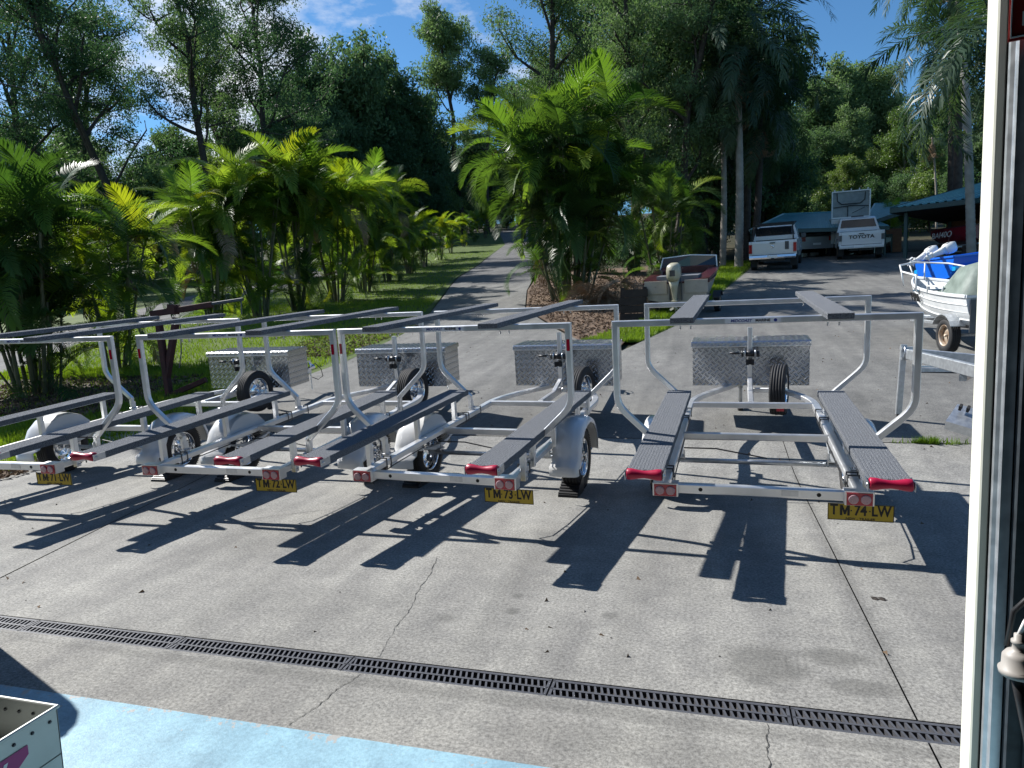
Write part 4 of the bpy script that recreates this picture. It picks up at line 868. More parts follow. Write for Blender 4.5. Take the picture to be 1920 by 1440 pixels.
forest('bush', [(120, 300, 50), (200, 310, 48), (260, 330, 52), (330, 320, 54), (400, 335, 58), (460, 310, 62), (540, 320, 70), (600, 330, 76), (670, 325, 80), (740, 335, 90), (800, 330, 96), (850, 350, 104), (1120, 420, 32), (1180, 405, 30), (1240, 420, 32), (1300, 400, 34), (1330, 370, 38), (1430, 330, 46), (1460, 350, 44), (1500, 345, 46), (1540, 350, 48), (1640, 340, 46), (1690, 325, 48), (1740, 320, 46), (1790, 315, 44), (60, 310, 38), (10, 300, 36), (640, 380, 74), (780, 375, 100), (850, 370, 112), (900, 370, 126), (950, 370, 130)], 'shrub')
forest('dense', [(880, 290, 140), (930, 270, 142), (820, 280, 130), (980, 260, 138), (760, 270, 124), (700, 250, 118), (640, 260, 112), (1040, 250, 110), (1100, 200, 76), (1160, 180, 70), (1230, 160, 66), (1300, 140, 64), (1370, 180, 66), (1420, 210, 66), (580, 270, 80), (520, 280, 78), (450, 290, 76), (380, 290, 74), (300, 280, 72), (220, 285, 70), (140, 280, 70), (60, 290, 70), (-20, 290, 66), (-60, 200, 50), (1560, 240, 84), (1660, 230, 84), (1880, 200, 70)])
forest('dense', [(948, 320, 128), (985, 300, 118), (1012, 310, 112), (968, 300, 136), (1030, 330, 104)])
forest('bush', [(930, 402, 120), (955, 396, 118), (980, 398, 116), (1000, 395, 112), (1020, 400, 104), (992, 405, 122)], 'shrub')
# overhead wire
w = MB(); A, B_ = at(-60, 143, 30), at(620, 262, 62); pts = []
for i in range(25): q = i / 24; p = A.lerp(B_, q); p.z -= 1.0 * 4 * q * (1 - q) * .35; pts.append(p)
w.sweep(pts, circ(.022, 5)); tag(w.build('power_line', MAT['ink_black']), 'thin black overhead wire crossing in front of the gum trees', 'power line')
# ---------------------------------------------------------------- boats, vehicles, houses and odd things
def frame_of(p, h):                               # rotation about z that turns +y into direction h
    return math.atan2(-h[0], h[1])
def hull(L, B, Hs, Hb, mat, flare=.82, n=14, name='hull', parent=None, inner=None, rimmat=None, strakes=0):
    rings = []; top = []
    for i in range(n + 1):
        t = i / n; hb = B / 2 * max(.012, (1 - t ** 2.7)); z = Hs + (Hb - Hs) * t ** 2; kz = .02 + (Hb * .62) * t ** 6; ch = hb * flare * (1 - .25 * t); cz = .14 + .34 * t ** 3 * Hb + kz * .5
        y = L * t; rings.append([(-hb, y, z), (-(hb + ch) / 2 - .02 * (1 - t), y, (z + cz) / 2), (-ch, y, cz), (0, y, kz), (ch, y, cz), ((hb + ch) / 2 + .02 * (1 - t), y, (z + cz) / 2), (hb, y, z)]); top.append((hb, y, z))
    b = MB(); b.loft(rings, cap=False, closed=False, smooth=True)
    b.add([rings[0][k] for k in range(7)], [tuple(range(7))])
    o = b.build(name, MAT[mat], parent)
    fl = MB(); fl.loft([[(-hb * .97, y, z - .06), (-hb * .80, y, z * .45 + .12), (hb * .80, y, z * .45 + .12), (hb * .97, y, z - .06)] for hb, y, z in top[:-1]], cap=False, closed=False); fl.build('interior', MAT[inner or mat], o)
    for s in (-1, 1):
        MB().sweep([(s * hb, y, z) for hb, y, z in top], rect(.05, .035, .008)).build('gunwale', MAT[rimmat or mat], o)
        for k in range(strakes):
            f = .30 + .26 * k; pts = []
            for r_ in rings[:-1]:
                a, c = Vector(r_[6]), Vector(r_[4]); q = a.lerp(c, f); pts.append((s * (q.x + .012), q.y, q.z))
            MB().sweep(pts, rect(.02, .014, .004)).build('strake', MAT[mat], o)
    MB().sweep([(-B / 2, 0, Hs), (B / 2, 0, Hs)], rect(.05, .05, .008)).build('transom_cap', MAT[rimmat or mat], o)
    return o
def outboard(parent, loc, tilt, mat, s=1.0, leg='motor_cream', name='outboard_motor'):
    o = link(name, None, parent, loc, (tilt, 0, 0), s)
    b = MB(); prof = [(.12, .16, 0), (.155, .20, .10), (.16, .21, .28), (.14, .19, .40), (.09, .13, .46)]
    b.loft([[(-x, -y, z), (x, -y, z), (x * 1.0, y * .8, z), (x * .5, y * 1.1, z), (-x * .5, y * 1.1, z), (-x, y * .8, z)] for x, y, z in prof]); b.build('cowl', MAT[mat], o)
    b = MB(); b.loft([[(-x, -y, z), (x, -y, z), (x, y, z), (-x, y, z)] for x, y, z in ((.12, .14, 0), (.085, .11, -.20), (.05, .09, -.42), (.035, .09, -.72), (.03, .08, -.80))]); b.build('leg', MAT[leg], o)
    b = MB(); b.box((0, -.03, -.55), (.16, .24, .012)); b.lathe([(-.16, .015), (-.08, .045), (.12, .045), (.18, .01)], (0, -.02, -.72), 'Y', 12); b.prism([(-.10, -.78), (.06, -.78), (.0, -.95)], -.008, .008); b.build('gearcase', MAT[leg], o)
    for k in range(3):
        rot = Matrix.Rotation(k * 2.094, 3, 'Y'); MB().box(Vector((0, -.20, -.72)) + rot @ Vector((0, 0, .07)), (.06, .012, .11), rot @ Matrix.Rotation(.5, 3, 'Z')).build('blade', MAT[leg], o)
    MB().box((0, -.205 * 1, .22), (.14, .01, .16)).build('badge', MAT['steel_dark'], o)
    return o
def simple_trailer(t, L, wx, wy, z0, r_=.27, mat='galvanised', guard='galvanised'):
    for s in (-1, 1):
        MB().sweep([(s * .45, 0, z0), (s * .45, L * .7, z0), (0, L * 1.05, z0)], rect(.05, .09, .005)).build('rail', MAT[mat], t)
        wheel('wheel', t, (s * wx, wy, r_), (0, 0, 0 if s > 0 else math.pi), r_ / .279, RIMW)
        g = MB(); A = arc((wy, r_), r_ + .07, 150, 30, 8); g.loft([[(s * (wx - .1), a, b_), (s * (wx + .11), a, b_), (s * (wx + .11), a, b_ - .012), (s * (wx - .1), a, b_ - .012)] for a, b_ in A], cap=True, smooth=False); g.build('mudguard', MAT[guard], t)
    for y in (.05, wy, L * .68): MB().sweep([(-.44, y, z0), (.44, y, z0)], rect(.05, .06, .004)).build('crossmember', MAT[mat], t)
    MB().sweep([(-wx, wy, r_), (wx, wy, r_)], circ(.022, 10), smooth=True).build('axle', MAT[mat], t)
rw = MB(); rw.lathe([(-.062, .176), (-.070, .178), (-.070, .168), (.03, .150), (.055, .160), (.070, .168), (.070, .178), (.062, .176)], axis='X', n=30); rw.lathe([(.0, .0), (.02, .05), (.025, .08), (.005, .11), (.0, .152)], axis='X', n=30); rw.lathe([(.02, 0), (.06, 0), (.06, .025), (.02, .028)], axis='X', n=14)
RIMW = rw.mesh('rim', M('rim_rusty', (.55, .50, .42), .5, .3, base2=(.30, .17, .09), vs=14)); RIMD = rw.mesh('rim', MAT['steel_dark'])

# white aluminium dinghy on its trailer, half behind the door post
S_, Bw = at(1810, 556, 10.0), at(1713, 534, 13.2); d0 = (Bw - S_).xy; L_ = d0.length; ang = math.atan2(d0.y, d0.x) + math.asin(.70 / L_); h = Vector((math.cos(ang), math.sin(ang))); Lh = math.sqrt(L_ * L_ - .49)
c0 = S_.xy + Vector((h.y, -h.x)) * .70; rz = math.atan2(-h.x, h.y); g0 = zt(c0.y + h.y * 1.2)
pit = math.atan2(Bw.z - S_.z, Lh) * .75; hs = .58; z0 = S_.z - hs
bt = thing('dinghy', 'white aluminium dinghy with bow rail and tarp beside the door post', 'boat', (c0.x, c0.y, z0), (pit, 0, rz))
hu = hull(Lh, 1.42, hs, .78, 'boat_white', parent=bt, inner='galvanised', strakes=3)
MB().sweep([(x, y, z) for x, y, z in ((-.66, 1.7, .60), (-.66, 1.72, .86), (-.62, 2.4, .92), (-.42, Lh - .35, 1.02), (0, Lh + .10, 1.06), (.42, Lh - .35, 1.02), (.62, 2.4, .92), (.66, 1.72, .86), (.66, 1.7, .60))], circ(.016, 8), ref=(0, 0, 1), smooth=True).build('bow_rail', MAT['white_paint'], bt)
for s in (-1, 1):
    MB().sweep([(s * .55, 2.45, .66), (s * .60, 2.45, .92)], circ(.013, 8), ref=(1, 0, 0), smooth=True).build('rail_post', MAT['white_paint'], bt)
    MB().sweep([(s * .08, Lh - .2, .74), (s * .14, Lh - .06, 1.04)], circ(.013, 8), ref=(1, 0, 0), smooth=True).build('rail_post', MAT['white_paint'], bt)
MB().sweep([(-.68, .75, .60), (-.68, .75, .70), (-.68, 1.25, .70), (-.68, 1.25, .60)], circ(.013, 8), ref=(1, 0, 0), smooth=True).build('grab_rail', MAT['white_paint'], bt)
b = MB(); b.loft([[(-.70, y, .60), (-.55, y, .60 + hh * .75), (0, y, .60 + hh), (.55, y, .60 + hh * .75), (.70, y, .60)] for y, hh in ((-.03, .50), (.25, .58), (.55, .52), (.80, .30), (1.05, .06))], cap=True, closed=False); b.build('tarp', MAT['green_tarp'], bt)
b = MB(); b.box((0, 1.9, .60), (1.15, .25, .02)); b.build('seat', M('blue_seat', (.02, .07, .12), .6), bt)
tx = letters('lettering', 'F 999N', .21, 'ink_black', hu, (-.500, Lh * .63, .47), (R(107), 0, R(-102)), .002, .95, ext=.006)
MB().box((0, -.03, .3), (1.30, .02, .48)).build('transom', MAT['steel_dark'], hu)
q = c0 + h * .0; bt2 = thing('dinghy_trailer', 'rusty wheeled galvanised trailer carrying the white dinghy', 'trailer', (c0.x, c0.y, zt(c0.y + h.y * .9)), (R(2), 0, rz))
simple_trailer(bt2, 3.2, .66, .55, .40, .26)
MB().sweep([(.2, -.05, .42), (.2, -.05, .62)], circ(.02, 8), ref=(1, 0, 0)).lathe([(-.05, .05), (0, .035), (.05, .05)], (.2, -.05, .62), 'X', 14).build('stern_roller', MAT['galvanised'], bt2)
# blue plastic boat with white outboards behind it
p = at(1752, 530, 17.0); bb = thing('plastic_boat', 'bright blue plastic boat behind the white dinghy', 'boat', (p.x, p.y, zt(p.y) + .32), (R(4), 0, R(-72)))
hb_ = hull(3.6, 1.5, .62, .80, 'blue_plastic', parent=bb, rimmat='blue_plastic', flare=.78)
for s in (-1, 1): MB().sweep([(s * x, y, z) for x, y, z in ((.70, 0, .34), (.71, .9, .36), (.68, 1.9, .42), (.50, 2.8, .52), (.2, 3.4, .66))], rect(.10, .16, .03)).build('moulded_stripe', MAT['cyan_plastic'], bb)
outboard(bb, (-.30, .05, .75), R(-66), 'white_paint', .6, 'white_paint'); outboard(bb, (.28, .10, .80), R(-72), 'white_paint', .6, 'white_paint')
tb_ = thing('cradle_trailer', 'low trailer under the bright blue plastic boat', 'trailer', (p.x, p.y, zt(p.y)), (R(2), 0, R(-72))); simple_trailer(tb_, 3.2, .72, 1.2, .38, .25)
# old motor boat with outboard beside the garden bed
p = at(1268, 560, 16.4); ob = thing('motor_boat', 'old cream and maroon motor boat with outboard beside the grass', 'boat', (p.x, p.y, zt(p.y) + .34), (R(6), 0, R(-9))); ob.scale = (.86, .9, .84)
hull(4.2, 1.78, .62, 1.0, 'boat_cream', parent=ob, inner='steel_dark', rimmat='maroon', flare=.86)
for s in (-1, 1):
    MB().box((s * .55, .0, .50), (.62, .06, .36)).build('transom_panel', MAT['boat_cream'], ob)
    b = MB(); b.loft([[(s * .42, .05, .60), (s * .88, .05, .64), (s * .90, .05, .72), (s * .42, .05, .66)], [(s * .62, 1.2, .74), (s * .90, 1.2, .74), (s * .92, 1.2, .84), (s * .62, 1.2, .84)], [(s * .55, 2.4, .86), (s * .82, 2.4, .86), (s * .83, 2.4, .96), (s * .55, 2.4, .96)]], smooth=False); b.build('side_deck', MAT['maroon'], ob)
    MB().lathe([(0, .012), (-.012, .012)], (s * .55, -.04, .52), 'Y', 8).build('drain_bung', MAT['ink_black'], ob)
    MB().box((s * .34, .45, .66), (.46, .5, .26)).build('seat', M('vinyl_grey', (.16, .17, .19), .6, var=.1) if 'vinyl_grey' not in MAT else MAT['vinyl_grey'], ob)
MB().sweep([(-.84, 1.75, .82), (-.78, 2.0, 1.22), (0, 2.15, 1.27), (.78, 2.0, 1.22), (.84, 1.75, .82)], circ(.018, 8), ref=(0, 1, 0), smooth=True).build('windscreen_frame', MAT['white_paint'], ob)
MB().add([(-.82, 1.80, .84), (-.77, 2.0, 1.20), (0, 2.14, 1.25), (.77, 2.0, 1.20), (.82, 1.80, .84), (0, 2.1, .86)], [(0, 1, 2, 5), (5, 2, 3, 4)]).build('windscreen', MAT['glass_dark'], ob)
MB().box((0, 1.9, .85), (1.5, .3, .2)).build('dashboard', MAT['maroon'], ob)
outboard(ob, (0, -.16, .70), R(4), 'motor_cream', 1.02)
for x in (-.16, .16): MB().box((x, -.04, .38), (.03, .05, .5)).build('motor_bracket', MAT['steel_dark'], ob)
tb3 = thing('boat_cradle', 'dark trailer under the old cream and maroon boat', 'trailer', (p.x, p.y, zt(p.y)), (R(6), 0, R(-9))); tb3.scale = (.86, .9, .86); simple_trailer(tb3, 4.0, .88, 1.5, .36, .27, 'steel_dark', 'steel_dark')
MB().box((.92, .1, .42), (.20, .03, .09)).build('tail_light', MAT['sticker_white'], tb3)

# galvanised trailer drawbar at the right edge
A_ = at(1700, 663, 7.6); B1 = at(1862, 704, 5.55); B2 = at(1880, 679, 7.1); gt = thing('galvanised_trailer', 'galvanised trailer with its nose propped up beside the door post', 'trailer', (A_.x, A_.y, zt(A_.y)))
o_ = Vector((A_.x, A_.y, zt(A_.y))); L1 = lambda p: tuple(Vector(p) - o_)
MB().sweep([L1(A_), L1(B1), L1(B1 + (B1 - A_) * .6)], rect(.11, .06, .006)).build('drawbar', MAT['galvanised'], gt)
MB().sweep([L1(A_ + Vector((.06, .05, 0))), L1(B2), L1(B2 + (B2 - A_) * .6)], rect(.11, .06, .006)).build('drawbar', MAT['galvanised'], gt)
m1, m2 = A_.lerp(B1, .72), A_.lerp(B2, .80); m1.z -= .09; m2.z -= .09; MB().sweep([L1(m1), L1(m2)], rect(.06, .06, .006)).build('crossmember', MAT['galvanised'], gt)
MB().sweep([(-.03, .0, L1(A_)[2] + .10), (-.06, .03, .07)], rect(.06, .05, .005), ref=(1, 0, 0)).build('prop_leg', MAT['galvanised'], gt)
MB().sweep([(-.055, .025, .07), (-.06, .03, .0)], rect(.045, .045, .005), ref=(1, 0, 0)).build('prop_foot', MAT['rubber'], gt)
for dz in (.06, -.05): MB().box((.02, .0, L1(A_)[2] + dz), (.16, .10, .03)).build('clamp_plate', MAT['galvanised'], gt)
for dx, dy in ((-.03, -.06), (.07, -.06)): MB().lathe([(-.07, 0), (-.07, .010), (.08, .010), (.08, 0)], (dx, dy, L1(A_)[2]), 'Z', 8).build('bolt', MAT['zinc'], gt)
p = at(1822, 792, 6.5); MB().box(L1(p), (.36, .30, .10), Euler((R(28), R(14), R(-30))).to_matrix()).build('step_plate', MAT['galvanised'], gt)
p2 = at(1822, 765, 6.55)
for k in range(5): MB().box(Vector(L1(p2)) + Vector((-.10 + k * .055, -.02 - k * .03, -.012 * k + .01)), (.022, .05, .05), Euler((R(28), R(14), R(-30))).to_matrix()).build('rubber_pad', MAT['rubber'], gt)
p = at(1856, 722, 6.2); wheel('wheel', gt, (L1(p)[0] + .05, L1(p)[1], L1(p)[2]), (0, 0, R(-32)), .95, RIMW)
ch_ = thing('steel_channel', 'short galvanised steel channel lying on the concrete apron', 'steel channel', gpt(1752, 697)); MB().sweep([(-.28, 0, .03), (.30, -.08, .03)], rect(.06, .07, .004)).build('web', MAT['galvanised'], ch_); MB().box((-.12, .03, .075), (.3, .05, .02)).build('flange', MAT['galvanised'], ch_)

# rusty hoist at the left verge
ho_b = gpt(318, 742); D_ = 11.7; hoist = thing('rusty_hoist', 'rusty dark red hoist frame with long boom among the palms', 'hoist', ho_b); LL = lambda u, v, d=D_: tuple(at(u, v, d) - ho_b)
for a_, b_ in (((297, 600), (318, 744)), ((331, 596), (312, 712))): MB().sweep([LL(*a_), LL(*b_)], rect(.10, .10, .01), ref=(1, 0, 0)).build('leg', MAT['rust_red'], hoist)
MB().sweep([LL(283, 589), LL(330, 582), LL(398, 571)], rect(.08, .10, .01), ref=(0, 1, 0)).build('boom', MAT['rust_red'], hoist)
MB().sweep([LL(396, 570), LL(456, 561)], rect(.06, .05, .006), ref=(0, 1, 0)).build('boom_extension', MAT['steel_dark'], hoist)
MB().box(LL(325, 580), (.14, .14, .16), Euler((0, R(8), 0)).to_matrix()).build('pivot', MAT['rust_red'], hoist)
MB().sweep([LL(300, 588), LL(325, 572), LL(350, 579)], rect(.03, .03, .004), ref=(0, 1, 0)).build('brace', MAT['rust_red'], hoist)
MB().sweep([LL(322, 740), LL(386, 712)], rect(.09, .09, .01), ref=(0, 0, 1)).build('base_rail', MAT['rust_red'], hoist)
MB().sweep([LL(452, 563), LL(453, 590)], circ(.012, 6), ref=(1, 0, 0)).build('hook_chain', MAT['steel_dark'], hoist)
MB().sweep([LL(338, 600), LL(340, 660), LL(336, 690)], circ(.01, 6), ref=(1, 0, 0)).build('hook_chain', MAT['steel_dark'], hoist)

# utes
def ute(loc, rz, style, label):
    t = thing('ute', label, 'ute', loc, (R(5.5), 0, rz)); W_, hw = 1.78, .87; wm = MAT['car_white']; fl_ = .62; tubtop = 1.18 if style == 'new' else 1.20
    for s in (-1, 1):
        b = MB(); P = [(.10, fl_), (.10, tubtop - .02), (.16, tubtop), (1.60, tubtop + .02), (1.60, fl_)]
        # wheel arch notch
        P = [(.10, fl_), (.10, tubtop - .03), (.14, tubtop), (1.62, tubtop), (1.62, fl_ - .08), (1.42, fl_ - .08), (1.34, .80), (1.18, .92), (.98, .92), (.82, .80), (.74, fl_ - .04)]
        b.prism([(y, z) for y, z in P], s * (hw - .10), s * hw); b.build('tub_side', wm, t)
        b = MB(); P = [(1.64, fl_ - .10), (1.64, 1.22), (3.75, 1.20), (4.9, 1.06), (5.0, .80), (4.98, .55), (4.55, .50), (4.42, .80), (4.25, .92), (4.05, .92), (3.88, .80), (3.76, .48), (1.9, .46)]
        b.prism(P, s * (hw - .12), s * hw); b.build('body_side', wm, t)
        MB().box((s * (hw - .065), .085, (.90 if style == 'new' else .94)), (.115, .05, .34 if style == 'new' else .24)).build('tail_light', MAT['tail_red'] if style == 'new' else MAT['steel_dark'], t)
        for y in (1.08, 4.15): wheel('wheel', t, (s * (hw - .10), y, .37), (0, 0, 0 if s > 0 else math.pi), 1.33, RIMD if style == 'new' else RIMW)
        MB().box((s * (hw - .13), .62, .34), (.24, .012, .34)).build('mud_flap', MAT['rubber'], t)
        MB().box((s * (hw + .12), 3.35, 1.28), (.18, .08, .16)).build('mirror', MAT['steel_dark'], t)
    MB().box((0, .86, .66), (1.56, 1.5, .06)).build('tray_floor', MAT['steel_dark'], t)
    MB().box((0, 3.6, .62), (1.52, 2.6, .3)).build('chassis', MAT['ink_black'], t); MB().box((0, .9, .50), (.9, 1.6, .2)).build('chassis', MAT['ink_black'], t)
    b = MB(); b.prism([(.085, .66), (.075, 1.10), (.09, tubtop), (.13, tubtop), (.13, .66)], -(hw - .105), hw - .105); tg = b.build('tailgate', wm, t)
    MB().box((0, .068, 1.10), (.20, .012, .04)).build('handle', MAT['steel_dark'], tg)
    if style == 'new':
        MB().box((.52, .071, .98), (.14, .006, .30)).build('decal', MAT['steel_dark'], tg); MB().lathe([(0, .02), (0, .055), (-.008, .055), (-.008, .02)], (0, .068, .96), 'Y', 18).build('emblem', MAT['chrome'], tg)
    else: letters('lettering', 'TOYOTA', .20, 'ink_black', tg, (0, .066, .97), (R(90), 0, 0), .006, 1.18)
    b = MB(); b.prism([(.0, .50), (-.02, .56), (.0, .64), (.10, .64), (.10, .50)], -hw + .02, hw - .02); bp = b.build('bumper', MAT['chrome'] if style == 'new' else wm, t)
    MB().box((0 if style == 'new' else -.1, -.022, .58), (.37, .01, .10)).build('number_plate', MAT['sticker_white'], bp)
    MB().box((0, -.02, .44), (.12, .16, .06)).build('tow_bar', MAT['ink_black'], t)
    # cab, tapering to the roof
    prof = [(1.64, 1.20, .84), (1.72, 1.28, .83), (1.98, 1.74, .70), (2.2, 1.80, .68), (3.0, 1.80, .68), (3.25, 1.74, .70), (3.85, 1.22, .82)]
    b = MB(); n = len(prof); V = [(-x, y, z) for y, z, x in prof] + [(x, y, z) for y, z, x in prof]; F = [tuple(range(n))[::-1], tuple(range(n, 2 * n))] + [(i, i + 1, n + i + 1, n + i) for i in range(n - 1)]; b.add(V, F); b.build('cab', wm, t)
    b = MB(); b.add([(-.72, 1.752, 1.36), (.72, 1.752, 1.36), (.64, 1.948, 1.70), (-.64, 1.948, 1.70)], [(0, 1, 2, 3)]); b.build('rear_window', MAT['glass_dark'], t)
    for s in (-1, 1): b = MB(); b.add([(s * .812, 1.95, 1.34), (s * .79, 3.55, 1.34), (s * .707, 3.15, 1.72), (s * .705, 2.1, 1.72)], [(0, 1, 2, 3)]); b.build('side_window', MAT['glass_dark'], t)
    b = MB(); b.prism([(3.75, 1.05), (3.75, 1.21), (4.9, 1.08), (5.0, .85), (5.0, .5), (3.75, .5)], -hw + .1, hw - .1); b.build('bonnet', wm, t)
    if style == 'new':
        b = MB(); 
        for s in (-1, 1): b.sweep([(s * .74, .30, tubtop), (s * .70, .55, 1.72), (s * .70, 2.9, 1.86)], rect(.05, .05, .006), ref=(1, 0, 0))
        b.build('rack_frame', MAT['ink_black'], t)
        for y in (.6, 1.2, 2.1, 2.8): MB().sweep([(-.74, y, 1.74 + .04 * y), (.74, y, 1.74 + .04 * y)], rect(.05, .04, .006)).build('rack_bar', MAT['ink_black'], t)
        MB().box((0, .52, 1.52), (1.3, .02, .30)).build('canopy_glass', MAT['glass_dark'], t)
        MB().box((0, .55, 1.28), (1.42, .06, .14)).build('canopy_panel', wm, t); MB().box((-.55, .45, 1.78), (.12, .10, .12)).build('work_lamp', MAT['ink_black'], t)
    else:
        MB().box((0, 2.3, 1.84), (.5, .1, .06)).build('roof_lamp', MAT['steel_dark'], t)
        for s in (-1, 1): MB().box((s * .70, .06, .56), (.10, .02, .07)).build('bumper_light', MAT['steel_dark'], t)
    return t
p = onground(1453, 27.0); ute((p.x - .1, p.y, p.z), R(-9), 'new', 'newer white ute with dark rack and red tail lamps by the grass')
p = onground(1613, 29.6); ute((p.x, p.y, p.z), R(-6), 'old', 'older white ute with TOYOTA on its tailgate')
# camper trailer with raised framed panel
p = onground(1580, 33.5); cp = thing('camper_trailer', 'white camper trailer with raised framed top behind the lettered ute', 'camper trailer', p, (R(5), 0, R(-5)))
b = MB(); b.prism([(-.9, .55), (-.9, 1.65), (1.6, 1.75), (1.6, .55)], -.62, .95); b.build('body', MAT['car_white'], cp); MB().box((-.1, -.91, 1.25), (.3, .02, .22)).build('window', MAT['glass_dark'], cp)
MB().box((.15, -.905, .95), (1.2, .02, .015)).build('hatch_seam', MAT['ink_black'], cp)
for s in (-.62, .95): wheel('wheel', cp, (s, .2, .36), (0, 0, 0), 1.25, RIMD)
z1, z2 = 1.72, 2.92
MB().sweep([(-.55, -.2, z1), (-.55, -.2, z2), (1.05, -.2, z2), (1.05, -.2, z1)], rect(.06, .06, .01), ref=(0, 1, 0), closed=True).build('top_frame', MAT['white_paint'], cp)
MB().box((.25, -.15, (z1 + z2) / 2), (1.54, .03, z2 - z1 - .05)).build('top_panel', M('canvas_grey', (.20, .24, .25), .7, base2=(.34, .38, .38), vs=3), cp)
MB().sweep([(-.35, -.24, 2.85), (-.33, -.24, 2.5), (-.15, -.24, 2.34), (.65, -.24, 2.34), (.83, -.24, 2.5), (.85, -.24, 2.85)], circ(.022, 6), ref=(0, 1, 0)).build('tent_hoop', MAT['ink_black'], cp)
MB().sweep([(-.5, -.24, 2.2), (.25, -.24, 2.26), (1.0, -.24, 2.2)], circ(.02, 6), ref=(0, 1, 0)).build('tent_hoop', MAT['ink_black'], cp); MB().sweep([(.12, -.24, 2.26), (.12, -.24, 1.75)], circ(.02, 6), ref=(0, 1, 0)).build('tent_pole', MAT['ink_black'], cp)
MB().sweep([(.3, -.24, 1.9), (.85, -.24, 2.15)], circ(.014, 6), ref=(0, 1, 0)).build('strut', MAT['ink_black'], cp)
for x in (-.45, -.1, .25, .6, .95): MB().box((x, -.2, z2 + .06), (.05, .05, .10)).build('bracket', MAT['white_paint'], cp)
# small hatchback parked in the garage with a door open
p = onground(1530, 33.0); hc = thing('hatchback', 'hatchback painted shade-grey with one lit-white door open in front of the house', 'car', p, (R(4), 0, R(8)))
prof = [(0, .40, .74), (0, .95, .76), (.18, 1.05, .74), (.50, 1.44, .58), (1.9, 1.46, .56), (2.7, 1.02, .72), (3.7, .86, .72), (3.8, .4, .70)]
b = MB(); n = len(prof); b.add([(-x, y, z) for y, z, x in prof] + [(x, y, z) for y, z, x in prof], [tuple(range(n))[::-1], tuple(range(n, 2 * n))] + [(i, i + 1, n + i + 1, n + i) for i in range(n - 1)]); b.build('body', M('car_garage_shade', (.30, .32, .34), .3, .4), hc)  # garage shade put into the body colour; the door's white stands for light
MB().add([(-.62, .235, 1.12), (.62, .235, 1.12), (.55, .455, 1.38), (-.55, .455, 1.38)], [(0, 1, 2, 3)]).build('rear_window', MAT['glass_dark'], hc)
for s in (-1, 1):
    MB().box((s * .62, -.01, .85), (.2, .03, .2)).build('tail_light', MAT['tail_red'], hc)
    for y in (.6, 3.1): wheel('wheel', hc, (s * .68, y, .28), (0, 0, 0 if s > 0 else math.pi), 1.0, RIMW)
b = MB(); b.prism([(0, .35), (0, 1.0), (.2, 1.40), (.7, 1.42), (1.05, .98), (1.05, .35)], 0, .05); b.build('door', MAT['car_white'], hc, (-.74, 1.5, 0), (0, 0, R(38)))
MB().box((0, -.02, .62), (.36, .01, .1)).build('number_plate', MAT['sticker_white'], hc)

# ---------------------------------------------------------------- carport and house
def corr(b, e0, e1, r1, r0, n, h=.02):             # ribbed sheet between eave e0-e1 and ridge r0-r1
    e0, e1, r0, r1 = map(Vector, (e0, e1, r0, r1)); nrm = (e1 - e0).cross(r0 - e0).normalized()
    if nrm.z < 0: nrm = -nrm
    V = []; F = []
    for i in range(n):
        for k, u_ in enumerate((0, .55, .62, .93)):
            q = (i + u_) / n; hh = h if k >= 2 else 0
            V += [e0.lerp(e1, q) + nrm * hh, r0.lerp(r1, q) + nrm * hh]
    V += [e1, r1]; m = len(V) // 2
    F = [(2 * i, 2 * i + 2, 2 * i + 3, 2 * i + 1) for i in range(m - 1)]; b.add(V, F)
    b.add([e0 - nrm * .05, e1 - nrm * .05, r1 - nrm * .05, r0 - nrm * .05], [(0, 1, 2, 3)])
cpt = gpt(1697, 485); car = thing('carport', 'dark carport with ribbed blue green hip roof beside the grey palm', 'carport', cpt, (0, 0, R(-31)))
eh = at(1690, 388, 28.4).z - cpt.z; o5 = .45; Wc, Dc = 9.0, 6.6; rh = 1.25
b = MB(); A4 = [(-o5, -o5, eh), (Wc + o5, -o5, eh), (Wc + o5, Dc + o5, eh), (-o5, Dc + o5, eh)]; rA, rB = (Dc / 2, Dc / 2, eh + rh), (Wc - Dc / 2, Dc / 2, eh + rh)
corr(b, A4[0], A4[1], rB, rA, 34, .045); b.build('roof_sheet', MAT['roof_teal'], car)
b = MB(); corr(b, A4[3], A4[0], rA, (rA[0] - .001, rA[1], rA[2]), 26, .045); b.build('roof_sheet', MAT['roof_teal'], car)
b = MB(); corr(b, A4[1], A4[2], (rB[0] + .001, rB[1], rB[2]), rB, 34); b.build('roof_sheet', MAT['roof_teal'], car)
b = MB(); corr(b, A4[2], A4[3], rA, rB, 46); b.build('roof_sheet', MAT['roof_teal'], car)
for i in range(4):
    a, c = Vector(A4[i]), Vector(A4[(i + 1) % 4]); a.z -= .10; c.z -= .10; MB().sweep([a, c], rect(.16, .12, .02) if False else rect(.20, .06, .01)).build('fascia', MAT['roof_dark'], car)
MB().sweep([A4[0], rA], circ(.05, 8)).build('hip_cap', MAT['roof_dark'], car); MB().sweep([rA, rB], circ(.05, 8)).build('ridge_cap', MAT['roof_dark'], car)
MB().add([(a[0], a[1], eh - .19) for a in A4], [(0, 1, 2, 3)]).build('ceiling', MAT['timber_dark'], car)
for x, y in ((0, 0), (4.5, 0), (9.0, 0), (0, 6.0)): MB().sweep([(x, y, -.8), (x, y, eh - .2)], rect(.13, .13, .01), ref=(1, 0, 0)).build('post', MAT['roof_dark'], car)
b = MB(); b.box((4.5, 6.3, .9), (9.4, .12, 3.4)); wl_ = b.build('wall', MAT['brick'], car)
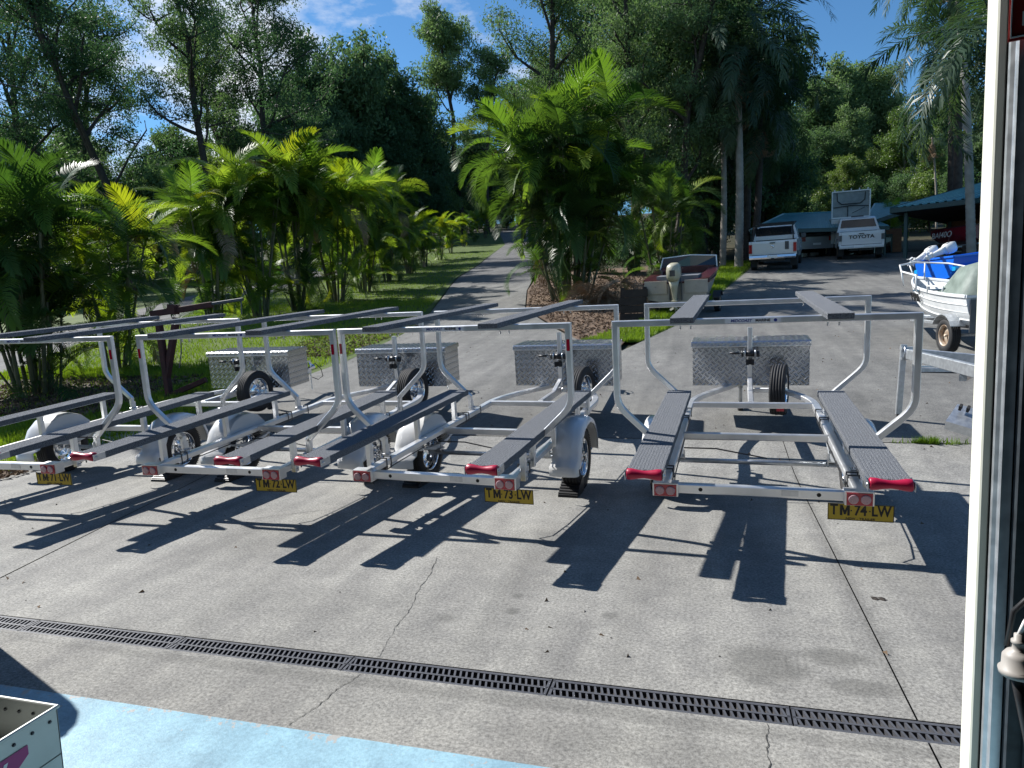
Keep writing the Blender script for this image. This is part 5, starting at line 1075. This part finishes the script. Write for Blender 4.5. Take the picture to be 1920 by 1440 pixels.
for x, w_ in ((1.6, .7), (3.4, .5), (5.4, 1.4)):
    f_ = MB().box((x, 6.22, 1.5), (w_ + .12, .05, 1.12)).build('window', MAT['roof_dark'], car); MB().box((x, 6.19, 1.5), (w_, .02, 1.0)).build('pane', MAT['glass_dark'], f_)
MB().box((2.4, 6.2, 1.2), (.09, .08, 2.2)).build('downpipe', MAT['cream_steel'], car)
MB().box((4.5, 3.0, -.06), (10, 7, .10)).build('carport_floor', MAT['concrete_drive'], car)
MB().box((3.2, .6, .18), (2.6, .25, .36)).build('planter', MAT['timber_dark'], car)
# red boat stored in the carport
p = at(1745, 452, 30.5); rb_ = thing('red_boat', 'dark red boat lettered BAI40Q stored in the carport', 'boat', (p.x, p.y, at(1790, 459, 30).z), (0, 0, R(62)))
S0 = at(1855, 458, 27.4); dirv = (p.xy - S0.xy).normalized(); rb_.rotation_euler = (0, 0, math.atan2(-dirv.x, dirv.y)); rb_.location = (S0.x, S0.y, at(1790, 460, 29).z)
hull((p.xy - S0.xy).length, 1.5, .66, .80, 'boat_red', parent=rb_, rimmat='maroon')
bl = (p.xy - S0.xy).length
letters('lettering', 'BAI40Q', .34, 'ink_white', rb_, (-.74, bl * .52, .42), (R(86), 0, R(-93)), .001, 1.05, .1, ext=.004)
rt = thing('storage_trailer', 'pale trailer beam under the red boat in the carport', 'trailer', (S0.x, S0.y, zt(S0.y)), rb_.rotation_euler); simple_trailer(rt, bl, .7, 1.6, .50, .3)
# house behind the utes
hs_ = thing('house', 'low brick house with weathered blue green roofs behind the utes', 'house', (0, 0, 0))
def roof(pts, n, nm='roof_sheet'):
    b = MB(); corr(b, *pts, n, .025); return b.build(nm, MAT['roof_teal'], hs_)
eL, eR, rR, rL = at(1406, 432, 33), at(1668, 424, 30.8), at(1600, 397, 36.5), at(1468, 402, 37.5)
roof((eL, eR, rR, rL), 60); bkL = at(1420, 424, 42); roof((bkL, eL, rL, rL + Vector((.01, 0, 0))), 30)
MB().sweep([eL + Vector((0, 0, -.08)), eR + Vector((0, 0, -.08))], rect(.18, .05, .01)).build('fascia', MAT['roof_dark'], hs_); MB().sweep([rL, rR], circ(.06, 8)).build('ridge_cap', MAT['roof_teal'], hs_); MB().sweep([eL, rL], circ(.06, 8)).build('hip_cap', M('cap_pale', (.30, .42, .42), .5), hs_)
fL, fR, sR, sL = at(1618, 420, 32.5), at(1724, 385, 31.5), at(1735, 379, 36.0), at(1640, 383, 38.0)
roof((fL, fR, sR, sL), 30); MB().sweep([fL + Vector((0, 0, -.08)), fR + Vector((0, 0, -.08))], rect(.18, .05, .01)).build('fascia', MAT['roof_dark'], hs_); MB().sweep([fL, sL], circ(.05, 8)).build('hip_cap', MAT['cap_pale'], hs_); MB().sweep([sL, sR], circ(.06, 8)).build('ridge_cap', MAT['roof_teal'], hs_)
wa, wb = at(1418, 450, 35.2), at(1690, 440, 33.6); dv = (wb - wa); ctr = (wa + wb) / 2
wl2 = MB().box((ctr.x, ctr.y, eL.z - 1.6), (dv.xy.length, .15, 3.0), Matrix.Rotation(math.atan2(dv.y, dv.x), 3, 'Z')).build('wall', MAT['brick'], hs_)
for q in (.18, .40, .62, .84):
    c = wa.lerp(wb, q); rot = Matrix.Rotation(math.atan2(dv.y, dv.x), 3, 'Z'); f_ = MB().box((c.x, c.y, eL.z - 1.0) if False else Vector((c.x, c.y, eL.z - 1.0)) + rot @ Vector((0, -.09, 0)), (1.3, .05, 1.3), rot).build('window', MAT['roof_dark'], hs_); MB().box(Vector((c.x, c.y, eL.z - 1.0)) + rot @ Vector((0, -.12, 0)), (1.16, .02, 1.16), rot).build('pane', MAT['glass_dark'], f_)
for q in (.02, .34, .66, .98):
    c = eL.lerp(eR, q); MB().sweep([(c.x, c.y + .3, zt(c.y) - .3), (c.x, c.y + .3, c.z - .1)], rect(.1, .1, .01), ref=(1, 0, 0)).build('post', MAT['roof_dark'], hs_)
# blue wet patch on the driveway beside the ute
